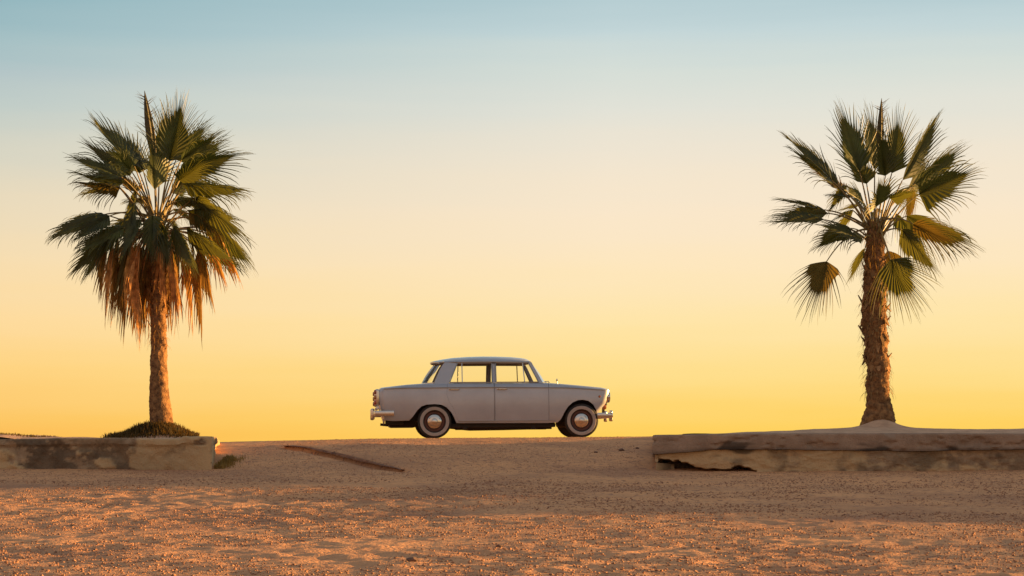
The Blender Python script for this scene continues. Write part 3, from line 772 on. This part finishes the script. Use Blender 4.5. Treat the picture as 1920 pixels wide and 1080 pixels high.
def fibres(root, n, yr, edge, rr, ln, mt):
    v = []; f = []
    for i in range(n):
        yy = rr.uniform(*yr); an = rr.uniform(0, 2 * math.pi)
        L_, R_ = edge(yy); c = P((L_ + R_) / 2, yy, D0) - root.location; r = (R_ - L_) / 2 / F * D0
        out = Vector((math.sin(an), -math.cos(an), 0)); tg = Vector((math.cos(an), math.sin(an), 0))
        p = c + out * r; dv = (out * rr.uniform(0.4, 1.2) + tg * rr.uniform(-.6, .6) + Vector((0, 0, rr.uniform(-0.6, 0.8)))).normalized()
        stp = ln * rr.uniform(0.4, 1.0) / 5; wv = rr.uniform(0.004, 0.010); prev = None
        for j in range(6):
            w_ = tg * wv * (1 - j / 5.5)
            v += [p - w_, p + w_]
            if prev is not None: f.append((prev, prev + 1, len(v) - 1, len(v) - 2))
            prev = len(v) - 2
            dv = (dv + Vector((0, 0, -0.45)) + out * rr.uniform(-.3, .1)).normalized(); p = p + dv * stp
    o = mesh('bark_fibres', v, f, mt, root); o['kind'] = 'stuff'; return o
eR = lambda yy: (np.interp(yy, [425, 500, 600, 650, 745], [1630, 1621, 1616, 1621, 1625]), np.interp(yy, [425, 500, 600, 650, 745], [1652, 1660, 1663, 1663, 1669]))
fibres(rp_, 160, (418, 500), lambda yy: (1626, 1654), rr, 0.30, M['dead'])
fibres(rp_, 700, (430, 745), eR, rr, 0.20, M['boot'])
eL = lambda yy: (np.interp(yy, [470, 560, 650], [282, 285, 283]), np.interp(yy, [470, 560, 650], [308, 311, 312]))
fibres(lp, 220, (480, 650), eL, rr, 0.18, M['dead'])

# ------------------------------------------------------------------ grass round the left palm, tuft at the wall end
def grass(name, n, pos, ln, mt, label, rr):
    v = []; f = []
    for i in range(n):
        p = pos(rr); a = rr.uniform(0, 6.283); o = Vector((math.cos(a), math.sin(a), 0)); l = ln * rr.uniform(0.4, 1.1)
        t = Vector((-o.y, o.x, 0)) * rr.uniform(0.003, 0.007); up = Vector((0, 0, 1)); le = rr.uniform(0.1, 0.9)
        q = p + up * l * 0.55 + o * l * le * 0.3; e = p + up * l * (1 - 0.5 * le) + o * l * le
        k = len(v); v += [p - t, p + t, q + t * 0.8, q - t * 0.8, e]; f += [(k, k + 1, k + 2, k + 3), (k + 3, k + 2, k + 4)]
    o = mesh(name, v, f, mt); tag(o, label, 'grass', kind='stuff'); return o
def gp(rr):
    while True:
        a = rr.gauss(0, 0.36) * 1.0 - 0.05; b = rr.gauss(0, 0.28)
        if abs(a) < 0.74 and abs(b) < 0.9: break
    x = LPX + a; d = LPD - 0.2 + b
    z = float(hL(np.array([x]), np.array([d]))[0]) + 0.115 * math.exp(-((x - LPX + 0.04) / 0.42) ** 4 - (b / 0.6) ** 4) * rr.uniform(0.1, 1)
    return Vector((x, d + CAMY, z - 0.01))
grass('mound_grass', 9000, gp, 0.105, M['grass'], 'dark matted grass heaped round the foot of the shaggy palm', random.Random(4))
def gp2(rr):
    x = -3.97 + abs(rr.gauss(0, 0.10)); d = 28.1 + rr.uniform(0, 1.3)
    return Vector((x, d + CAMY, float(gz_at(x, d)[0]) - 0.005))
grass('dry_grass_tuft', 900, gp2, 0.10, M['drygrass'], 'dry golden grass tuft against the corner of the left wall', random.Random(5))
def gp3(rr):
    x = rr.uniform(-7.6, -6.4); d = 28.5 + rr.uniform(0, 1.5)
    return Vector((x, d + CAMY, float(hL(np.array([x]), np.array([d]))[0]) - 0.005))
grass('sparse_grass', 700, gp3, 0.05, M['grass'], 'short sparse grass on the bed at the far left edge', random.Random(6))

# ------------------------------------------------------------------ the car (local: +x forward, +y its far/left side, z up)
car = empty('parked_car')
tag(car, 'old pale grey four door saloon with whitewall tyres parked on the crest', 'car')
def itp(x, pts):
    return float(np.interp(x, [p[0] for p in pts], [p[1] for p in pts]))
XF = [(0.20, 1.66), (0.30, 1.70), (0.386, 1.745), (0.454, 1.81), (0.52, 1.885), (0.657, 1.925), (0.74, 1.95), (0.775, 1.945), (0.80, 1.90), (0.84, 1.88)]
XR = [(0.20, 1.74), (0.273, 1.80), (0.40, 1.87), (0.50, 1.90), (0.62, 1.915), (0.77, 1.93), (0.80, 1.91), (0.825, 1.87), (0.84, 1.86)]
ZT = [(-1.95, 0.815), (-1.87, 0.83), (-1.463, 0.874), (-1.147, 0.893), (-0.9, 0.897), (0.885, 0.893), (1.1, 0.878), (1.472, 0.845), (1.811, 0.812), (1.93, 0.785), (2.0, 0.765)]
ZS = [(-1.95, 0.806), (-1.4, 0.822), (0, 0.825), (1.2, 0.812), (1.8, 0.775), (2, 0.76)]
ZB = [(-1.9, 0.29), (-1.78, 0.278), (-1.396, 0.285), (-0.7, 0.236), (1.02, 0.228), (1.2, 0.24), (1.7, 0.30), (1.95, 0.33)]
def Wd(u): return 0.765 - 0.055 * max(0, (abs(u) - 0.9) / 1.05) ** 2
def ring(s):
    u = s * 1.9
    W = Wd(u); e = max(0, abs(s) - 0.965) / 0.035
    W -= 0.045 * e ** 2
    zb, zs, zt = itp(u, ZB), itp(u, ZS), itp(u, ZT)
    zc = zt + 0.012 - 0.012 * e                        # crown of the deck at the centre line
    mid = (zb + zs) / 2
    half = [(0.30, zb), (W - 0.10, zb), (W - 0.035, zb + 0.004), (W - 0.022, zb + 0.03), (W - 0.008, zb + (mid - zb) * 0.5), (W, mid), (W - 0.002, zs - 0.16),
            (W - 0.012, zs - 0.06), (W - 0.020, zs - 0.012), (W - 0.018, zs + 0.004), (W - 0.038, zs + (zt - zs) * 0.55), (W - 0.075, zs + (zt - zs) * 0.93), (W - 0.16, zt + 0.002), (0.40, zt + 0.007), (0.20, zc)]
    def pt(y, z):
        lim = itp(z, XF) if s > 0 else itp(z, XR)
        if z > 0.84: lim = 1.88 if s > 0 else 1.86
        pl = 1 - 0.035 * (abs(y) / 0.75) ** 4 * abs(s) ** 6
        return (s * lim * pl, y, z)
    pts = [pt(0, zb)] + [pt(y, z) for y, z in half] + [pt(0, zc + 0.002)] + [pt(-y, z) for y, z in reversed(half)]
    return pts
ss = np.concatenate([np.linspace(-1, -0.9, 9), np.linspace(-0.88, 0.88, 60), np.linspace(0.9, 1, 9)])
bv_ = []; bf_ = []
nr = len(ring(0))
for s in ss: bv_ += ring(float(s))
for i in range(len(ss) - 1):
    for k in range(nr):
        bf_.append((i * nr + k, (i + 1) * nr + k, (i + 1) * nr + (k + 1) % nr, i * nr + (k + 1) % nr))
for end in (0, len(ss) - 1):
    ids = [end * nr + k for k in range(nr)]
    c = np.mean([bv_[i] for i in ids], axis=0); bv_.append((itp(c[2], XF) * 1.003 if end else -itp(c[2], XR) * 1.003, 0, c[2])); ci = len(bv_) - 1
    for k in range(nr):
        a, b = ids[k], ids[(k + 1) % nr]
        bf_.append((a, b, ci) if end else (b, a, ci))
bodyraw = mesh('bodyraw', bv_, bf_, [M['paint'], M['dark']])
bm = bmesh.new(); bm.from_mesh(bodyraw.data); bmesh.ops.recalc_face_normals(bm, faces=bm.faces); bm.to_mesh(bodyraw.data); bm.free()

def prism(poly, y0, y1, mi=1, name='cutter'):
    """poly in (x,z), extruded from y0 to y1"""
    n = len(poly)
    v = [(x, y0, z) for x, z in poly] + [(x, y1, z) for x, z in poly]
    f = [tuple(range(n)), tuple(range(2 * n - 1, n - 1, -1))] + [(i, i + n, (i + 1) % n + n, (i + 1) % n) for i in range(n)]
    o = mesh(name, v, f, [M['paint'], M['dark']])
    for p in o.data.polygons: p.material_index = mi
    bm = bmesh.new(); bm.from_mesh(o.data); bmesh.ops.recalc_face_normals(bm, faces=bm.faces); bm.to_mesh(o.data); bm.free()
    return o
def boolean(a, b, op, name='tmp'):
    m = a.modifiers.new('b', 'BOOLEAN'); m.object = b; m.operation = op; m.solver = 'EXACT'
    dg = bpy.context.evaluated_depsgraph_get(); dg.update()
    me = bpy.data.meshes.new_from_object(a.evaluated_get(dg))
    a.modifiers.clear()
    o = bpy.data.objects.new(name, me); COL.objects.link(o); return o
def rm(*os):
    for o in os: bpy.data.objects.remove(o)
ARC_R = [(-1.42, 0.10), (-1.40, 0.275), (-1.33, 0.35), (-1.255, 0.455), (-1.19, 0.515), (-1.10, 0.545), (-0.967, 0.552), (-0.86, 0.540), (-0.775, 0.495), (-0.70, 0.415), (-0.655, 0.33), (-0.615, 0.235), (-0.60, 0.10)]
ARC_F = [(0.99, 0.10), (1.03, 0.225), (1.10, 0.29), (1.155, 0.40), (1.22, 0.50), (1.30, 0.570), (1.39, 0.605), (1.47, 0.610), (1.56, 0.590), (1.64, 0.530), (1.69, 0.44), (1.715, 0.34), (1.73, 0.10)]
cur = bodyraw
for poly in (ARC_R, ARC_F):
    for s in (-1, 1):
        c = prism(poly, s * 0.46, s * 0.90); nb = boolean(cur, c, 'DIFFERENCE'); rm(cur, c); cur = nb
c = prism([(-0.93, 0.35), (0.80, 0.35), (0.80, 0.95), (-0.93, 0.95)], -0.625, 0.625); nb = boolean(cur, c, 'DIFFERENCE'); rm(cur, c); cur = nb
def inset(poly, g):
    cx = sum(p[0] for p in poly) / len(poly); cz = sum(p[1] for p in poly) / len(poly)
    hx = max(abs(p[0] - cx) for p in poly); hz = max(abs(p[1] - cz) for p in poly)
    return [(cx + (x - cx) * (1 - g / hx), cz + (z - cz) * (1 - g / hz)) for x, z in poly]
DOOR_R = [(-0.755, 0.96), (-0.775, 0.72), (-0.74, 0.60), (-0.675, 0.50), (-0.625, 0.38), (-0.585, 0.27), (0.006, 0.27), (0.006, 0.96)]
DOOR_F = [(0.014, 0.96), (0.014, 0.27), (0.905, 0.27), (0.905, 0.96)]
handles = []
for poly in (DOOR_R, DOOR_F):
    for s in (-1, 1):
        ci = prism(inset(poly, 0.005), s * 0.642, s * 0.95, 0); d_ = boolean(cur, ci, 'INTERSECT', 'door')
        cd = prism(poly, s * 0.640, s * 0.95); nb = boolean(cur, cd, 'DIFFERENCE'); rm(cur, ci, cd); cur = nb
        d_.parent = car; d_.data.shade_smooth(); d_.data.set_sharp_from_angle(angle=R(32))
        handles.append((d_, poly is DOOR_R, s))
# bonnet and boot lid
for nm, x0, x1, wy in (('bonnet', 0.93, 1.86, 0.56), ('boot_lid', -1.84, -1.13, 0.54)):
    def box(e, z0, mi):
        v = [(x, y, z) for x in (x0 + e, x1 - e) for y in (-wy + e, wy - e) for z in (z0, 1.1)]
        f = [(0, 1, 3, 2), (4, 6, 7, 5), (0, 4, 5, 1), (2, 3, 7, 6), (0, 2, 6, 4), (1, 5, 7, 3)]
        o = mesh('cutter', v, f, [M['paint'], M['dark']])
        for p in o.data.polygons: p.material_index = mi
        return o
    zc0 = 0.76
    a = box(0.004, zc0, 0); d_ = boolean(cur, a, 'INTERSECT', nm); b_ = box(0, zc0 - 0.002, 1); nb = boolean(cur, b_, 'DIFFERENCE'); rm(cur, a, b_); cur = nb
    d_.parent = car; d_.data.shade_smooth(); d_.data.set_sharp_from_angle(angle=R(32))
cur.name = 'body'; cur.parent = car; cur.data.shade_smooth(); cur.data.set_sharp_from_angle(angle=R(32))

def rbox(name, c, size, mt, parent, bev=0.01, rot=None, seg=2):
    bm = bmesh.new(); bmesh.ops.create_cube(bm, size=1)
    for v in bm.verts: v.co = Vector((v.co.x * size[0], v.co.y * size[1], v.co.z * size[2]))
    if bev: bmesh.ops.bevel(bm, geom=bm.edges[:] , offset=min(bev, min(size) * 0.45), segments=seg, affect='EDGES', profile=0.6)
    if rot: bmesh.ops.rotate(bm, verts=bm.verts, matrix=Matrix.Rotation(rot[1], 3, rot[0]))
    bmesh.ops.translate(bm, verts=bm.verts, vec=c)
    me = bpy.data.meshes.new(name); bm.to_mesh(me); bm.free()
    return link(name, me, mt, parent, 40)
def sweep(name, pts, sec, mt, parent, up=(0, 0, 1), closed=False):
    """sweep a rectangular section (w across, h along up) through pts"""
    pts = [Vector(p) for p in pts]; up = Vector(up); v = []; f = []
    for i, p in enumerate(pts):
        t = (pts[min(i + 1, len(pts) - 1)] - pts[max(i - 1, 0)]).normalized(); sd_ = t.cross(up).normalized(); u2 = sd_.cross(t).normalized()
        w_, h_ = sec if not callable(sec) else sec(i / (len(pts) - 1))
        for a, b in ((-.5, -.3), (-.3, -.5), (.3, -.5), (.5, -.3), (.5, .3), (.3, .5), (-.3, .5), (-.5, .3)): v.append(p + sd_ * a * w_ + u2 * b * h_)
    for i in range(len(pts) - 1):
        for k in range(8): f.append((i * 8 + k, i * 8 + (k + 1) % 8, (i + 1) * 8 + (k + 1) % 8, (i + 1) * 8 + k))
    f.append(tuple(range(7, -1, -1))); f.append(tuple(range((len(pts) - 1) * 8, len(pts) * 8)))
    return mesh(name, v, f, mt, parent, 40)

# waistline strip, sill strip, door handles
for s in (-1, 1):
    pts = []
    for u in np.linspace(-1.80, 1.86, 60):
        pts.append((u, s * (Wd(u) - 0.014 - 0.03 * max(0, (abs(u) - 1.78) / 0.1) ** 2), itp(u, ZS) - 0.004))
    sweep('waist_strip', pts, (0.012, 0.014), M['trim'], car)
    sweep('sill_strip', [(u, s * (Wd(u) - 0.018), 0.262 + 0.012) for u in np.linspace(-0.57, 1.0, 12)], (0.008, 0.014), M['trim'], car)
for d_, rear, s in handles:
    x0 = -0.72 if rear else 0.065
    h = sweep('handle', [(x0, s * 0.752, 0.793), (x0 + 0.01, s * 0.785, 0.795), (x0 + 0.14, s * 0.785, 0.795), (x0 + 0.15, s * 0.752, 0.793)], (0.016, 0.018), M['chrome'], d_)
    rbox('handle_plate', (x0 + 0.07, s * 0.757, 0.793), (0.17, 0.006, 0.026), M['chrome'], d_, 0.002)

# roof
nu, nv = 44, 33; rv = []; 
ZR = [(0, 1.262), (0.02, 1.278), (0.08, 1.300), (0.2, 1.330), (0.35, 1.346), (0.5, 1.353), (0.65, 1.350), (0.8, 1.340), (0.9, 1.325), (0.95, 1.310), (0.98, 1.290), (1, 1.266)]
def roofpt(t, q, top=True):     # q in -1..1 across
    W = 0.575 - 0.05 * abs(2 * t - 1) ** 3
    xr_, xf_ = -1.0 + 0.12 * q * q, 0.665 - 0.075 * q * q
    xx = xr_ + (xf_ - xr_) * t
    zed = 1.243 + 0.006 * (1 - abs(2 * t - 1))
    ztp = itp(t, ZR)
    z = zed + (ztp - zed) * (1 - abs(q) ** 3.2) ** 0.55 if top else zed - 0.004 - 0.0 * (1 - q * q)
    return (xx, W * q, z)
tt = np.concatenate([np.linspace(0, 0.1, 9), np.linspace(0.14, 0.86, 24), np.linspace(0.9, 1, 11)]); qq = np.sin(np.linspace(-1, 1, nv) * math.pi / 2)
co = np.array([roofpt(float(t), float(q)) for t in tt for q in qq])
roof = gridmesh('roof', co, len(tt), nv, M['paint'], car)
bm = bmesh.new(); bm.from_mesh(roof.data); bmesh.ops.recalc_face_normals(bm, faces=bm.faces)
bm.to_mesh(roof.data); bm.free()
co = np.array([roofpt(float(t), float(q), False) for t in tt for q in qq]); co[:, 2] -= 0.010
gridmesh('headliner', co, len(tt), nv, M['headliner'], car)
for s in (-1, 1):
    sweep('drip_rail', [Vector(roofpt(float(t), s * 1.0)) + Vector((0, s * 0.006, -0.004)) for t in np.linspace(0.0, 1, 30)], (0.020, 0.016), M['trim'], car)
sweep('rear_header', [Vector(roofpt(0, float(q))) + Vector((0.004, 0, -0.010)) for q in np.linspace(-1, 1, 20)], (0.03, 0.03), M['paint'], car)
sweep('front_header', [Vector(roofpt(1, float(q))) + Vector((-0.006, 0, -0.006)) for q in np.linspace(-1, 1, 20)], (0.03, 0.034), M['paint'], car)

# greenhouse: pillars, frames, glass
ZBELT, ZRAIL = 0.897, 1.240
YB, YR = 0.690, 0.562
def gy(z): return YB + (YR - YB) * (z - ZBELT) / (ZRAIL - ZBELT)
def panel(name, poly, s, thick, mt, parent, off=0.0):
    """panel in the tumbling side plane; poly (x,z)"""
    n = len(poly)
    v = [(x, s * (gy(z) + off), z) for x, z in poly] + [(x, s * (gy(z) + off - thick), z) for x, z in poly]
    f = [tuple(range(n)), tuple(range(2 * n - 1, n - 1, -1))] + [(i, i + n, (i + 1) % n + n, (i + 1) % n) for i in range(n)]
    o = mesh(name, v, f, mt, parent)
    bm = bmesh.new(); bm.from_mesh(o.data); bmesh.ops.recalc_face_normals(bm, faces=bm.faces); bm.to_mesh(o.data); bm.free()
    return o
for s in (-1, 1):
    # rear quarter pillar, broad and leaning
    cp = [(-0.985, ZBELT - 0.02), (-0.93, 1.0), (-0.875, 1.12), (-0.83, 1.20), (-0.79, ZRAIL), (-0.585, ZRAIL), (-0.60, 1.20), (-0.655, 1.08), (-0.715, 0.955), (-0.735, ZBELT - 0.02)]
    panel('rear_pillar', cp, s, 0.045, M['paint'], car, 0.004)
    panel('windscreen_pillar', [(0.75, ZBELT - 0.01), (0.59, ZRAIL), (0.635, ZRAIL), (0.815, ZBELT - 0.01)], s, 0.035, M['paint'], car, 0.006)
    panel('centre_pillar', [(-0.018, ZBELT - 0.01), (-0.018, ZRAIL), (0.036, ZRAIL), (0.036, ZBELT - 0.01)], s, 0.03, M['paint'], car, -0.012)
    # belongs to the doors: window frames, dividers, glass
    dr = [h for h in handles if h[1] and h[2] == s][0][0]; df = [h for h in handles if (not h[1]) and h[2] == s][0][0]
    fr = 0.016
    def frame(door, a, b, c, e):      # corners bl, tl, tr, br
        for (p, q) in ((a, b), (b, c), (c, e), (a, e)):
            P0 = Vector((p[0], s * gy(p[1]), p[1])); P1 = Vector((q[0], s * gy(q[1]), q[1]))
            sweep('window_frame', [P0, P1], (0.02, 0.018) if abs(p[1] - q[1]) < 0.02 else (0.020, 0.018), M['trim'], door, up=(0, 1, 0))
    frame(dr, (-0.722, ZBELT + 0.008), (-0.587, 1.228), (-0.022, 1.230), (-0.022, ZBELT + 0.008))
    frame(df, (0.042, ZBELT + 0.008), (0.042, 1.230), (0.588, 1.226), (0.742, ZBELT + 0.008))
    def bar(door, p, q, mt='chrome', w_=0.016):
        sweep('quarterlight_bar', [Vector((p[0], s * gy(p[1]), p[1])), Vector((q[0], s * gy(q[1]), q[1]))], (w_, 0.016), M[mt], door, up=(0, 1, 0))
    bar(dr, (-0.515, 0.905), (-0.512, 1.228)); bar(df, (0.512, 0.905), (0.490, 1.228))
    def gl(door, poly):
        v = [(x, s * (gy(z) - 0.006), z) for x, z in poly]; mesh('window_glass', v, [tuple(range(len(v)))], M['glass'], door)
    gl(dr, [(-0.715, 0.905), (-0.587, 1.226), (-0.518, 1.226), (-0.520, 0.905)]); gl(dr, [(-0.510, 0.905), (-0.507, 1.226), (-0.026, 1.226), (-0.026, 0.905)])
    gl(df, [(0.046, 0.905), (0.046, 1.226), (0.484, 1.226), (0.506, 0.905)]); gl(df, [(0.518, 0.905), (0.496, 1.226), (0.586, 1.224), (0.738, 0.905)])
# windscreen and rear window, curved
def screen(name, xb_c, xb_s, xt_c, xt_s, sgn):
    nn = 15; v = []
    for j in range(7):
        t = j / 6; z = ZBELT + (ZRAIL + 0.006 - ZBELT) * t
        for i in range(nn):
            q = -1 + 2 * i / (nn - 1); e = abs(q) ** 2.6
            xb = xb_c + (xb_s - xb_c) * e; xt = xt_c + (xt_s - xt_c) * e
            v.append((xb + (xt - xb) * t + sgn * 0.02 * math.sin(math.pi * t), q * (gy(z) - 0.012), z))
    o = gridmesh(name, np.array(v), 7, nn, M['glass'], car)
    for lo_ in (0, 6):
        sweep('screen_trim', [Vector(v[lo_ * nn + i]) + Vector((0, 0, 0.003)) for i in range(nn)], (0.018, 0.018), M['chrome'], o)
    return o
screen('windscreen', 0.905, 0.80, 0.655, 0.615, 1)
screen('rear_window', -1.165, -0.975, -0.93, -0.815, -1)
# scuttle and parcel shelf
rbox('parcel_shelf', (-0.96, 0, 0.886), (0.20, 1.22, 0.02), M['seat'], car, 0.004)
rbox('dashboard', (0.70, 0, 0.86), (0.20, 1.22, 0.10), M['dark'], car, 0.03)
# seats
for (x0, wy, y0) in ((0.03, 0.52, -0.29), (0.03, 0.52, 0.29), (-0.72, 1.15, 0)):
    st_ = rbox('seat', (x0 + 0.16, y0, 0.48), (0.46, wy, 0.16), M['seat'], car, 0.05)
    rbox('seat_back', (x0 - 0.06, y0, 0.67), (0.12, wy, 0.44), M['seat'], st_, 0.05, rot=('Y', -0.18))
# steering wheel on the left (far) side
c = Vector((0.47, 0.33, 0.80)); ax = Vector((-0.75, 0, 0.66)).normalized(); a = Vector((0, 1, 0)); b = ax.cross(a)
v, f = tube([c + (a * math.cos(t) + b * math.sin(t)) * 0.19 for t in np.linspace(0, 2 * math.pi, 33)], [0.011] * 33, 6, False)
sw = mesh('steering_wheel', v, f, M['dark'], car, 60)
v, f = tube([c, c - ax * 0.3], [0.02, 0.02], 8); mesh('steering_column', v, f, M['dark'], sw)
rbox('inner_mirror', (0.56, 0.0, 1.165), (0.02, 0.20, 0.05), M['dark'], car, 0.008)
# wipers, bonnet mirror
for y0 in (-0.30, 0.12):
    v, f = tube([(0.955, y0, 0.905), (0.945, y0 + 0.05, 0.93), (0.90, y0 + 0.32, 0.935)], [0.008, 0.006, 0.004], 6); mesh('wiper', v, f, M['trim'], car)
v, f = tube([(1.06, -0.62, 0.872), (1.055, -0.62, 0.925)], [0.007, 0.006], 6); wmr = mesh('wing_mirror_stalk', v, f, M['chrome'], car)
rbox('wing_mirror', (1.05, -0.62, 0.940), (0.022, 0.07, 0.042), M['chrome'], wmr, 0.01)

# wheels
def lathe(name, prof, mt, parent, n=56, loc=(0, 0, 0), rot=0.0):
    """prof (r, y) revolved about the y axis"""
    v = []; f = []; m = len(prof)
    for k in range(n):
        a = 2 * math.pi * k / n
        for r, yv in prof: v.append((r * math.cos(a), yv, r * math.sin(a)))
    for k in range(n):
        k2 = (k + 1) % n
        for i in range(m - 1): f.append((k * m + i, k * m + i + 1, k2 * m + i + 1, k2 * m + i))
    o = mesh(name, v, f, mt, parent)
    bm = bmesh.new(); bm.from_mesh(o.data); bmesh.ops.remove_doubles(bm, verts=bm.verts, dist=1e-5); bmesh.ops.recalc_face_normals(bm, faces=bm.faces); bm.to_mesh(o.data); bm.free()
    o.data.shade_smooth(); o.data.set_sharp_from_angle(angle=R(40)); o.location = loc; return o
WR = 0.275
def wheel(x, s, steer=0):
    rm_ = lathe('wheel', [(0.0, -0.040), (0.05, -0.048), (0.112, -0.050), (0.135, -0.030), (0.155, -0.030), (0.166, -0.050), (0.176, -0.062), (0.180, -0.050), (0.178, 0.05), (0.15, 0.06), (0, 0.06)], M['rim'], car)
    lathe('tyre', [(0.172, -0.060), (0.180, -0.067), (0.205, -0.073), (0.240, -0.074), (0.262, -0.066), (0.275, -0.055), (WR, -0.040), (WR, 0.040), (0.275, 0.055), (0.262, 0.066), (0.240, 0.074), (0.205, 0.073), (0.172, 0.060)], M['rubber'], rm_)
    lathe('whitewall', [(0.186, -0.0705), (0.190, -0.0755), (0.215, -0.0775), (0.236, -0.0775), (0.240, -0.074)], M['white'], rm_)
    hc = lathe('hubcap', [(0.0, -0.094), (0.03, -0.092), (0.045, -0.084), (0.05, -0.078), (0.085, -0.074), (0.110, -0.062), (0.122, -0.050), (0.116, -0.044)], M['chrome'], rm_)
    # tread grooves
    for yv in (-0.02, 0.0, 0.02): lathe('tread_rib', [(WR - 0.002, yv - 0.006), (WR + 0.003, yv - 0.005), (WR + 0.003, yv + 0.005), (WR - 0.002, yv + 0.006)], M['rubber'], rm_)
    rm_.location = (x, s * 0.655, WR - 0.006)
    rm_.rotation_euler = (0, 0, (math.pi if s > 0 else 0) + steer)
    return rm_
for s in (-1, 1):
    wheel(-0.975, s); wheel(1.447, s, R(-2))
# underbody
rbox('floor_pan', (0.15, 0, 0.200), (1.75, 1.24, 0.07), M['dark'], car, 0.02)
rbox('chassis_rail', (0.2, -0.45, 0.158), (1.55, 0.07, 0.05), M['dark'], car, 0.01)
rbox('chassis_rail', (0.2, 0.45, 0.158), (1.55, 0.07, 0.05), M['dark'], car, 0.01)
rbox('fuel_tank', (-1.48, 0.1, 0.245), (0.46, 0.80, 0.14), M['dark'], car, 0.05)
rbox('spare_well', (-1.62, -0.3, 0.26), (0.30, 0.40, 0.08), M['dark'], car, 0.03)
rbox('engine_sump', (1.42, 0, 0.235), (0.62, 0.50, 0.14), M['dark'], car, 0.05)
rbox('front_valance', (1.71, 0, 0.300), (0.05, 1.10, 0.13), M['dark'], car, 0.015)
for x0 in (-0.975, 1.447):
    v, f = tube([(x0, -0.6, 0.27), (x0, 0.6, 0.27)], [0.035, 0.035], 10); mesh('axle', v, f, M['dark'], car)
for x0 in (-0.47, 0.66): rbox('jacking_point', (x0, -0.60, 0.165), (0.07, 0.05, 0.06), M['dark'], car, 0.008)
v, f = tube([(1.0, 0.15, 0.16), (0.2, 0.18, 0.145), (-0.35, 0.18, 0.14), (-0.9, 0.30, 0.20), (-1.6, 0.38, 0.21), (-1.84, 0.38, 0.235)], [0.022] * 6, 8); mesh('exhaust_pipe', v, f, M['dark'], car, 60)
v, f = tube([(0.25, 0.18, 0.185), (-0.3, 0.18, 0.183)], [0.05, 0.05], 12); mesh('silencer', v, f, M['dark'], car, 60)
rbox('bumper_bracket', (-1.80, -0.45, 0.275), (0.03, 0.04, 0.09), M['trim'], car, 0.006)

# bumpers with overriders
def bumper(sgn, xe, z, name, wrap):
    pts = []
    for q in np.linspace(-1, 1, 41):
        a = abs(q)
        y = 0.775 * math.sin(min(a * 1.35, 1) * math.pi / 2) * (1 if q > 0 else -1)
        x = xe - 0.03 * a * a if a < 0.74 else xe - 0.0164 - (a - 0.74) / 0.26 * wrap
        pts.append((sgn * x, y, z))
    pts[0] = pts[0]
    o = sweep(name, pts, (0.035, 0.085), M['chrome'], car)
    for y in (-0.36, 0.36):
        rbox('overrider', (sgn * (xe + 0.022), y, z - 0.005), (0.06, 0.06, 0.185), M['chrome'], o, 0.022, seg=3)
        v, f = tube([(sgn * (xe - 0.2), y, z), (sgn * xe, y, z)], [0.02, 0.02], 8); mesh('bumper_iron', v, f, M['dark'], o)
    return o
bumper(-1, 1.955, 0.405, 'rear_bumper', 0.30)
bumper(1, 1.955, 0.352, 'front_bumper', 0.24)
# number plates are seen edge-on only
rbox('front_plate', (1.895, 0, 0.43), (0.01, 0.30, 0.09), M['dark'], car, 0.003)
# lights
for s in (-1, 1):
    for k, (yv, zv, r) in enumerate(((0.585, 0.655, 0.075), (0.40, 0.650, 0.075))):
        hl = lathe('headlight', [(0.0, -0.052), (r * 0.5, -0.046), (r * 0.85, -0.030), (r * 0.9, -0.012)], M['lamp'], car, 28)
        hl.rotation_euler = (0, 0, R(90)); hl.location = (1.900 - (0.018 if k == 0 else 0), s * yv, zv)
        bz = lathe('bezel', [(r * 0.88, -0.02), (r * 0.95, -0.05), (r * 1.1, -0.045), (r * 1.15, 0.0), (r * 1.1, 0.03)], M['chrome'], hl, 28)
    fl_ = lathe('front_indicator', [(0, -0.04), (0.03, -0.034), (0.042, -0.01), (0.042, 0.03)], M['amber'], car, 20)
    fl_.rotation_euler = (0, 0, R(90)); fl_.location = (1.84, s * 0.56, 0.49)
    rp2 = lathe('side_repeater', [(0, -0.02), (0.016, -0.016), (0.022, -0.004), (0.022, 0.01)], M['amber'], car, 20)
    rp2.rotation_euler = (0, 0, 0 if s < 0 else math.pi); rp2.location = (1.745, s * (Wd(1.745) - 0.012), 0.662)
    # tail lamps: tall cluster of three lenses in a chrome housing on the rear corner
    tl = rbox('tail_light', (-1.905, s * 0.615, 0.67), (0.075, 0.11, 0.27), M['chrome'], car, 0.03, seg=3)
    for zz_, mt_ in ((0.755, 'red'), (0.67, 'amber'), (0.585, 'red')):
        rbox('lens', (-1.938, s * 0.622, zz_), (0.045, 0.105, 0.072), M[mt_], tl, 0.02, seg=3)
    rbox('reversing_lamp', (-1.90, s * 0.66, 0.50), (0.05, 0.08, 0.05), M['lamp'], car, 0.015)
# grille
gr_ = rbox('grille', (1.905, 0, 0.60), (0.02, 0.62, 0.16), M['dark'], car, 0.005)
for k in range(7): rbox('grille_bar', (1.920, 0, 0.54 + 0.02 * k), (0.012, 0.62, 0.006), M['chrome'], gr_, 0)

# place the car on the crest
zr = float(road_h(-1.3)); zf = float(road_h(1.05))
pitch = math.atan2(zf - zr, 2.42)
car.rotation_euler = (0, -pitch, R(4.7))
cd = 35.72
cx = (922 - 960) / F * cd
car.scale = (1.012,) * 3
car.location = (cx - 0.013, CAMY + cd, (zr + zf) / 2 + 0.008)
